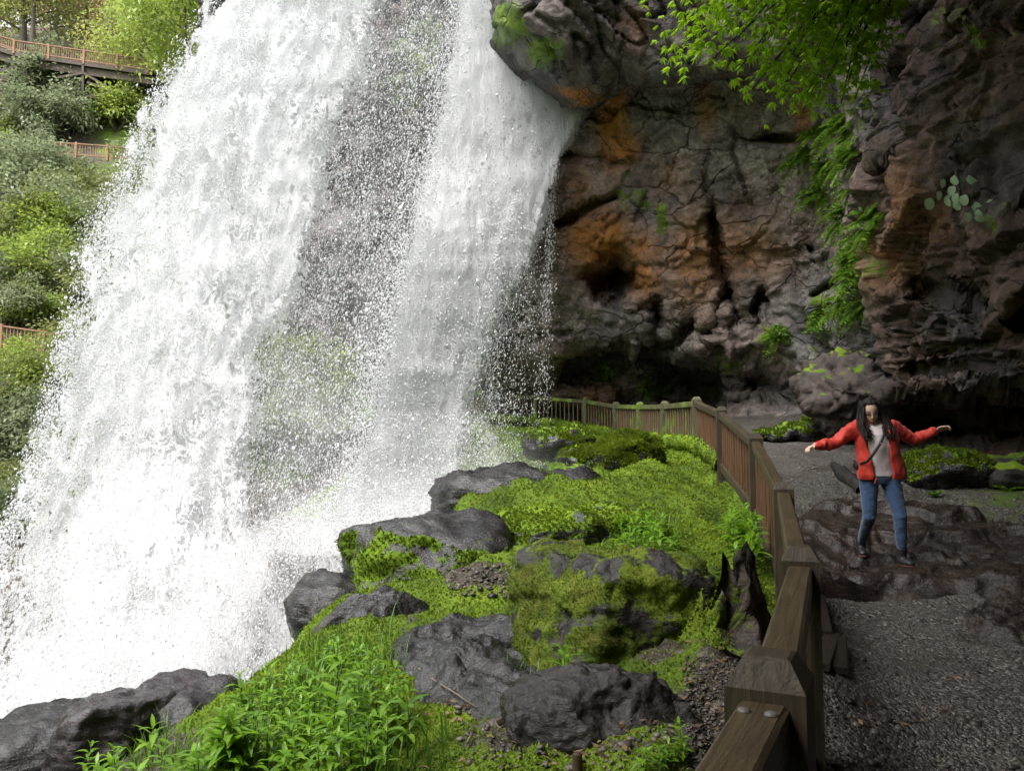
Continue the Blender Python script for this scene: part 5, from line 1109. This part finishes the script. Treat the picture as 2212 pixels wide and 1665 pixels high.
for i, (x, y, lb) in enumerate(FL):
    p, n = cliff_at(x, y); n = (n+Vector((-.35, -.6, .1))).normalized(); fern(p-n*.03, n, r_.uniform(.5, .8), 16, 900+i, lb)
    if i % 1 == 0 and i < 14:
        for q in range(2):
            pass
g = hit(2165, 1060); fern(g, (-.2, -.4, .9), .34, 9, 990, 'light green fern on the ground before the dark ledge at right', None, 'fern', .5)
g = hit(2020, 1075); fern(g, (-.2, -.4, .9), .2, 7, 991, 'low fern at the foot of the mossy boulder right of the person', None, 'fern', .5)
# round pale leaves on the right wall
def round_leaf(name, tint):
    V = [(0, 0, 0)]; F = []; n = 16
    for k in range(n):
        a = 2*math.pi*k/n; rr = 1-.25*math.exp(-((a-math.pi)/.5)**2); V.append((.55+.62*math.cos(a)*rr, .42*math.sin(a)*rr, .08*math.cos(2*a)))
    V[0] = (.5, 0, -.04); F = [(0, k+1, (k+1) % n+1) for k in range(n)]
    return mesh_np(name, np.array(V), np.array(F), True, {'tint': np.full(len(V), tint)}, (M['galax'],))
RL = [round_leaf('leaf', t) for t in (.1, .4, .7, 1.0)]
GL = [((2052, 430), 6, 'cluster of pale round leaves at the left of the wall plant group'), ((2078, 405), 4, 'small cluster of pale round leaves highest on the right wall'), ((2105, 425), 5, 'cluster of pale round leaves in the middle of the wall group'), ((2140, 420), 5, 'cluster of pale round leaves right of the middle on the wall'), ((2132, 470), 3, 'pale leaves hanging lowest in the wall group'), ((2195, 450), 5, 'cluster of pale round leaves at the right picture edge')]
for i, (q, n, lb) in enumerate(GL):
    p, nn = cliff_at(*q); nn = (nn+Vector((-.4, -.8, .2))).normalized(); root = empty('wall_plant', tuple(p), lb, 'plant')
    for k in range(n):
        dv = Vector((r_.gauss(0, .13), -abs(r_.gauss(.10, .04)), r_.gauss(0, .13)))+nn*.16
        V, F = tube([(0, 0, 0), dv*.6+Vector((0, -.03, .02)), dv], [.004, .003, .002], 5); ob('stalk', pymesh('stalk', V, F, (M['stem'],)), root)
        o = ob('leaf', RL[r_.randrange(4)], root, dv); s = r_.uniform(.10, .16); o.scale = (s, s, s)
        o.rotation_euler = (R(r_.uniform(-75, -30)), R(r_.uniform(20, 110)), R(r_.uniform(-60, 60)))

# ================================================================== the person
PD = 7.45
def fuse(name, V, F, vox, mats, smooth=4, solid=0, post=None):
    me = pymesh(name+'_raw', V, F, (), True); o = bpy.data.objects.new(name, me); COL.objects.link(o)
    if solid: md = o.modifiers.new('s', 'SOLIDIFY'); md.thickness = solid; md.offset = 0
    md = o.modifiers.new('r', 'REMESH'); md.mode = 'VOXEL'; md.voxel_size = vox; md.use_smooth_shade = True
    md = o.modifiers.new('m', 'SMOOTH'); md.iterations = smooth; md.factor = .5
    dg = bpy.context.evaluated_depsgraph_get(); m2 = bpy.data.meshes.new_from_object(o.evaluated_get(dg)); bpy.data.objects.remove(o); m2.name = name
    m2.materials.clear()
    for m_ in mats: m2.materials.append(m_)
    if post:
        co = np.empty(len(m2.vertices)*3, np.float32); m2.vertices.foreach_get('co', co); co = post(co.reshape(-1, 3)).astype(np.float32); m2.vertices.foreach_set('co', co.ravel()); m2.update()
    m2.shade_smooth(); return m2
def blob(c, r, n=16, rot=None):
    U, F = ico(3); V = U*np.array(r)
    if rot is not None: V = V@np.array(rot).T
    return [Vector(v) for v in (V+np.array(c))], [tuple(f) for f in F.tolist()]
gf = P(1952, 1243, PD); k = np.argmin((slabV[..., 0]-gf[0])**2+(slabV[..., 1]-(PD-.1))**2); foot = Vector((gf[0]-.19, PD, float(slabV.reshape(-1, 3)[k, 2])))
per = empty('person', tuple(foot), 'person in red jacket and jeans walking downhill with both arms held out', 'person'); per.scale = (.955, .955, .955)
M['skin'] = mat_plain('skin', (.62, .40, .31), .6, .4, .08, 20, .05, .002)
M['jacket'] = mat_plain('red_jacket_fabric', (.52, .030, .016), .55, .4, .18, 9, .5, .012, .2)
M['jeans'] = mat_plain('blue_denim', (.042, .082, .165), .8, .25, .4, 7, .4, .01, .3)
M['sweater'] = mat_plain('pale_pink_knit', (.72, .63, .64), .9, .2, .08, 60, .4, .004, .3)
M['hair'] = mat_wood('dark_brown_hair', (.006, .0035, .003), (.022, .013, .010), rough=.6)
M['boot'] = mat_plain('dark_boot_leather', (.022, .020, .024), .45, .5); M['sole'] = mat_plain('brown_boot_sole', (.09, .03, .022), .7)
M['strap'] = mat_plain('dark_leather_strap', (.025, .018, .022), .5); M['lips'] = mat_plain('lips', (.36, .12, .10), .45); M['dark'] = mat_plain('brows_and_lashes', (.03, .018, .014), .7); M['teeth'] = mat_plain('teeth', (.6, .57, .52), .4)
HL, KL, AL = Vector((-.095, .02, .86)), Vector((-.105, .02, .475)), Vector((-.04, .37, .185))
HR, KR, AR = Vector((.095, .0, .86)), Vector((.138, -.10, .485)), Vector((.165, -.05, .13))
SL, EL, WL = Vector((-.20, .02, 1.335)), Vector((-.435, .0, 1.205)), Vector((-.665, -.06, 1.165))
SR, ER, WR = Vector((.155, .02, 1.345)), Vector((.375, .05, 1.235)), Vector((.565, -.02, 1.315))
HC = Vector((-.085, -.045, 1.495))
hr = (Matrix.Rotation(R(-14), 3, 'Z') @ Matrix.Rotation(R(26), 3, 'X') @ Matrix.Rotation(R(-5), 3, 'Y'))     # chin down, turned to her right
def hp(x, y, z): return HC+hr@Vector((x, y, z))
def limb(pts, rad, n=14, sub=6):
    P_ = []; R_ = []
    for a, b, ra, rb in zip(pts[:-1], pts[1:], rad[:-1], rad[1:]):
        for k in range(sub): P_.append(a.lerp(b, k/sub)); R_.append(ra+(rb-ra)*k/sub)
    P_.append(pts[-1]); R_.append(rad[-1]); return tube(P_, R_, n)
def hand(W, fwd, palm_n, thumb_side, curl):
    fwd = fwd.normalized(); pn_ = (palm_n-fwd*palm_n.dot(fwd)).normalized(); sdv = fwd.cross(pn_)*thumb_side; parts = []
    rot = Matrix((fwd, sdv, pn_)).transposed(); parts.append(blob(W+fwd*.045, (.052, .040, .015), rot=rot))
    for k, (off, L) in enumerate(((.027, .068), (.009, .076), (-.009, .070), (-.026, .056))):
        b = W+fwd*.08+sdv*off; p1 = b+fwd*L*.45+pn_*L*.12*curl; p2 = p1+fwd*L*.25*(1-.5*curl)+pn_*L*.35*curl; p3 = p2-fwd*L*.12*curl+fwd*L*.2*(1-curl)+pn_*L*.28*curl
        parts.append(tube([b-fwd*.02, b, p1, p2, p3], [.009, .009, .0085, .008, .006], 8))
    t0 = W+fwd*.025+sdv*.03; parts.append(tube([t0, t0+fwd*.028+sdv*.02+pn_*.008, t0+fwd*.055+sdv*.022+pn_*.02], [.011, .010, .007], 8)); return parts
parts = [tube([(0, 0.01, .80), (0, .01, .88), (0, 0, 1.0), (-.015, -.01, 1.2), (-.03, .01, 1.33), (-.04, .015, 1.385)], [(.10, .15), (.105, .155), (.09, .125), (.10, .15), (.075, .165), (.05, .07)], 20),
         limb([HL, KL, AL], [.085, .045, .024]), limb([HR, KR, AR], [.085, .045, .024]), limb([SL, EL, WL], [.042, .026, .022]), limb([SR, ER, WR], [.042, .026, .022]),
         limb([Vector((-.035, .015, 1.36)), HC+Vector((.01, .03, -.06))], [.052, .048]),
         blob(hp(0, .012, .02), (.072, .092, .098), rot=hr), blob(hp(0, -.028, -.045), (.054, .056, .066), rot=hr), blob(hp(0, -.062, -.088), (.024, .022, .018), rot=hr),
         blob(hp(0, -.092, -.022), (.0125, .018, .019), rot=hr), tube([hp(0, -.080, .022), hp(0, -.095, -.02)], [.008, .011], 8),
         blob(hp(-.03, -.052, -.03), (.026, .022, .026), rot=hr), blob(hp(.03, -.052, -.03), (.026, .022, .026), rot=hr)]
parts += hand(WL, (WL-EL)*1.0+Vector((-.0, -.1, -.05)), Vector((0, -.3, -1)), 1, .75) + hand(WR, (WR-ER)+Vector((.05, -.05, .0)), Vector((0, -.6, -.8)), -1, .8)
body = ob('body', fuse('body', *joinVF(parts), .007, (M['skin'],), 4), per)
# face details
def bit(name, mat, pts, rad, parent): ob(name, pymesh(name, *tube(pts, rad, 8), (M[mat],)), parent)
for s in (-1, 1):
    bit('eye', 'dark', [hp(s*.017, -.0795, .010), hp(s*.027, -.0805, .0125), hp(s*.036, -.0765, .010), hp(s*.044, -.069, .005)], [.0035, .006, .006, .003], body)
    bit('eyebrow', 'dark', [hp(s*.014, -.087, .030), hp(s*.03, -.0845, .037), hp(s*.048, -.072, .030)], [.004, .0055, .003], body)
bit('mouth', 'lips', [hp(-.030, -.0745, -.056), hp(-.018, -.084, -.063), hp(0, -.088, -.066), hp(.018, -.084, -.063), hp(.030, -.0745, -.056)], [.003, .007, .008, .007, .003], body)
bit('teeth', 'teeth', [hp(-.017, -.0865, -.0605), hp(0, -.0925, -.0635), hp(.017, -.0865, -.0605)], [.0015, .003, .0015], body)
# clothes
def wrinkle(amp, fr, sd, st=(1, 1, 1)):
    def f(co):
        n = np.stack([fbm(co*np.array(st)+k*7, fr, 3, sd) for k in range(3)], -1); return co+n*amp
    return f
jeans = [tube([(0, .01, .79), (0, .01, .84), (0, .01, .90), (0, .005, .955)], [(.105, .155), (.12, .175), (.118, .165), (.105, .15)], 22), limb([HL, KL, AL+Vector((0, -.005, .01))], [.098, .062, .044]), limb([HR, KR, AR+Vector((0, .0, .04))], [.098, .064, .046])]
ob('jeans', fuse('jeans', *joinVF(jeans), .008, (M['jeans'],), 4, post=wrinkle(.005, 11, 3, (1, 1, 1.6))), per)
sw = [tube([(0, .0, .86), (0, 0, .92), (-.005, -.015, 1.02), (-.015, -.025, 1.15), (-.025, -.02, 1.26), (-.03, 0, 1.335), (-.038, .005, 1.375), (-.045, .003, 1.395)], [(.115, .16), (.118, .155), (.115, .145), (.128, .16), (.118, .165), (.09, .15), (.062, .075), (.055, .06)], 24)]
ob('sweater', fuse('sweater', *joinVF(sw), .009, (M['sweater'],), 3, post=wrinkle(.008, 9, 8, (1, 1, .6))), per)
lv = [(.835, .022, .215, .135, -.105, .060), (.88, .02, .228, .15, -.10, .066), (.98, .012, .215, .15, -.11, .055), (1.10, -.005, .20, .155, -.135, .045), (1.22, -.018, .198, .15, -.16, .035), (1.30, -.022, .195, .135, -.165, .030), (1.35, -.025, .175, .11, -.135, .045), (1.375, -.03, .14, .085, -.125, .04), (1.395, -.035, .115, .08, -.12, .04)]
n = 40; V = []; F = []
for (z, cx_, rx_, ry_, xl_, xr_) in lv:
    a0 = math.asin(max(-.95, min(.95, (xl_-cx_)/rx_))); a1 = math.asin(max(-.95, min(.95, (xr_-cx_)/rx_)))    # angle from -Y towards +X
    for k in range(n):
        a = a1+(2*math.pi+a0-a1)*k/(n-1); V.append(Vector((cx_+rx_*math.sin(a), -.002-ry_*math.cos(a), z)))
for i in range(len(lv)-1):
    for k in range(n-1): F.append((i*n+k, i*n+k+1, (i+1)*n+k+1, (i+1)*n+k))
me_t = pymesh('t', V, F); ot = bpy.data.objects.new('t', me_t); COL.objects.link(ot); md = ot.modifiers.new('s', 'SOLIDIFY'); md.thickness = .022; md.offset = 0
m3 = bpy.data.meshes.new_from_object(ot.evaluated_get(bpy.context.evaluated_depsgraph_get())); bpy.data.objects.remove(ot)
shell = ([v.co.copy() for v in m3.vertices], [tuple(p.vertices) for p in m3.polygons])
def sleeve(S, E, W, seed):
    pts = []; rad = []; a = S.lerp(E, -.18)
    for k in range(26):
        t = k/25; p = a.lerp(E, t/.52) if t < .52 else E.lerp(W, (t-.52)/.48); p = p+Vector((0, 0, -.012*math.sin(t*3)))
        r0 = np.interp(t, [0, .12, .5, .85, 1], [.080, .078, .060, .052, .043]); pts.append(p); rad.append(r0*(1+.07*math.sin(k*1.9+seed)+.04*math.sin(k*3.1)))
    return tube(pts, rad, 16)
jk = [shell, sleeve(SL, EL, WL+Vector((.01, 0, 0)), 1), sleeve(SR, ER, WR, 2), tube([Vector((-.135, -.065, 1.325)), Vector((-.135, .03, 1.37)), Vector((-.04, .10, 1.40)), Vector((.055, .03, 1.37)), Vector((.055, -.05, 1.33))], [.018, .022, .026, .022, .018], 10)]
jacket = ob('jacket', fuse('jacket', *joinVF(jk), .0105, (M['jacket'],), 3, post=wrinkle(.016, 8, 5, (1, 1, .55))), per)
bit('zip_toggle', 'jacket', [Vector((-.10, -.15, .86)), Vector((-.118, -.155, .80))], [.006, .008], jacket)
# hair
U, Fh = ico(4); Vh = U.copy(); Vh = Vh*np.array([.094, .105, .118]); front = sm(-.035, -.078, Vh[:, 1])*sm(.078, .052, Vh[:, 2])*sm(.092, .066, np.abs(Vh[:, 0]))
Vh[:, 1] += front*.09; Vh = Vh@np.array(hr).T+np.array(HC+hr@Vector((0, .022, .022)))
hair = [([Vector(v) for v in Vh], [tuple(f) for f in Fh.tolist()])]
strands = []; rh = random.Random(12)
for k in range(230):
    sd_ = -1 if k % 2 else 1; bk = rh.random()
    a_ = rh.uniform(.1, 1.0)
    p0 = hp(sd_*rh.uniform(.045, .085), -.035+.11*bk+.02*rh.random(), .125-.05*rh.random()-.03*bk)
    w_ = rh.gauss(0, 1)
    if bk < .55:                                             # falls in front of the shoulder
        if sd_ < 0: p3 = Vector((-.168+.028*w_, -.172+.012*rh.gauss(0, 1), 1.20+.05*abs(rh.gauss(0, 1)))); p2 = Vector((-.19+.02*w_, -.11+.02*rh.gauss(0, 1), 1.30)); p1 = Vector((-.198+.012*w_, -.025+.03*rh.gauss(0, 1), 1.47))
        else: p3 = Vector((.042+.026*w_, -.168+.012*rh.gauss(0, 1), 1.21+.05*abs(rh.gauss(0, 1)))); p2 = Vector((.072+.02*w_, -.10+.02*rh.gauss(0, 1), 1.30)); p1 = Vector((.058+.012*w_, -.02+.03*rh.gauss(0, 1), 1.48))
    else:
        p3 = Vector((-.05+sd_*rh.uniform(.02, .14), .10+.03*rh.random(), 1.18+.05*rh.random())); p2 = Vector((-.06+sd_*rh.uniform(.04, .12), .12, 1.32)); p1 = Vector((-.08+sd_*rh.uniform(.06, .10), .09, 1.52))
    pts = []
    for j in range(12):
        t = j/11; pts.append((1-t)**3*p0+3*t*(1-t)**2*p1+3*t*t*(1-t)*p2+t**3*p3+Vector((.006*math.sin(6*t+k), .006*math.cos(5*t+k), 0))*t)
    strands.append(tube(pts, [.008*(1-.75*(j/11)**2) for j in range(12)], 5))
hm = fuse('hair', *joinVF(hair), .007, (M['hair'],), 3, post=wrinkle(.008, 18, 4, (1.6, 1.6, .25)))
co = np.array([v.co[:] for v in hm.vertices], np.float32); at = hm.attributes.new('grain', 'FLOAT_VECTOR', 'POINT'); at.data.foreach_set('vector', np.ascontiguousarray(co*np.array([60, 60, 7], np.float32)).ravel())
hair_o = ob('hair', hm, per)
V, F = joinVF(strands); ms = pymesh('hair_strands', V, F, (M['hair'],)); co = np.array([v[:] for v in V], np.float32); at = ms.attributes.new('grain', 'FLOAT_VECTOR', 'POINT'); at.data.foreach_set('vector', np.ascontiguousarray(co*np.array([60, 60, 7], np.float32)).ravel())
ob('hair_strands', ms, hair_o, kind='stuff')
for A, toe, up_ in ((AL, Vector((-.045, -.135, -.10)), 0), (AR, Vector((.025, -.135, -.088)), 1)):
    bt = [tube([A+Vector((0, 0, .045)), A+Vector((0, .008, -.02)), A+Vector((0, .012, -.075))], [.052, .047, .05], 14), tube([A+Vector((0, .045, -.085)), A+Vector((0, 0, -.08)), A+toe*.55+Vector((0, 0, -.035)), A+toe, A+toe*1.12+Vector((0, 0, 0))], [(.038, .04), (.042, .045), (.042, .036), (.038, .026), (.018, .015)], 14)]
    ob('boot', fuse('boot', *joinVF(bt), .006, (M['boot'],), 4), per)
    sl = [tube([A+Vector((0, .058, -.118)), A+Vector((0, 0, -.118)), A+toe+Vector((0, 0, -.024)), A+toe*1.18+Vector((0, 0, -.012))], [(.03, .010), (.04, .011), (.042, .010), (.02, .008)], 12)]
    ob('boot_sole', fuse('boot_sole', *joinVF(sl), .006, (M['sole'],), 2), per)
stp = [Vector((.02, .0, 1.40)), Vector((.005, -.115, 1.325)), Vector((-.015, -.162, 1.27)), Vector((-.07, -.185, 1.18)), Vector((-.13, -.178, 1.09)), Vector((-.185, -.150, 1.01)), Vector((-.212, -.06, .985))]
V, F = tube(stp, [(.014, .006)]*7, 8); ob('bag_strap', pymesh('bag_strap', V, F, (M['strap'],)), per)
bit('strap_stud', 'teeth', [Vector((-.066, -.198, 1.187)), Vector((-.066, -.203, 1.187))], [.006, .004], per)
ob('shoulder_bag', pymesh('shoulder_bag', *blob((-.213, .03, .97), (.022, .06, .045)), (M['strap'],)), per)
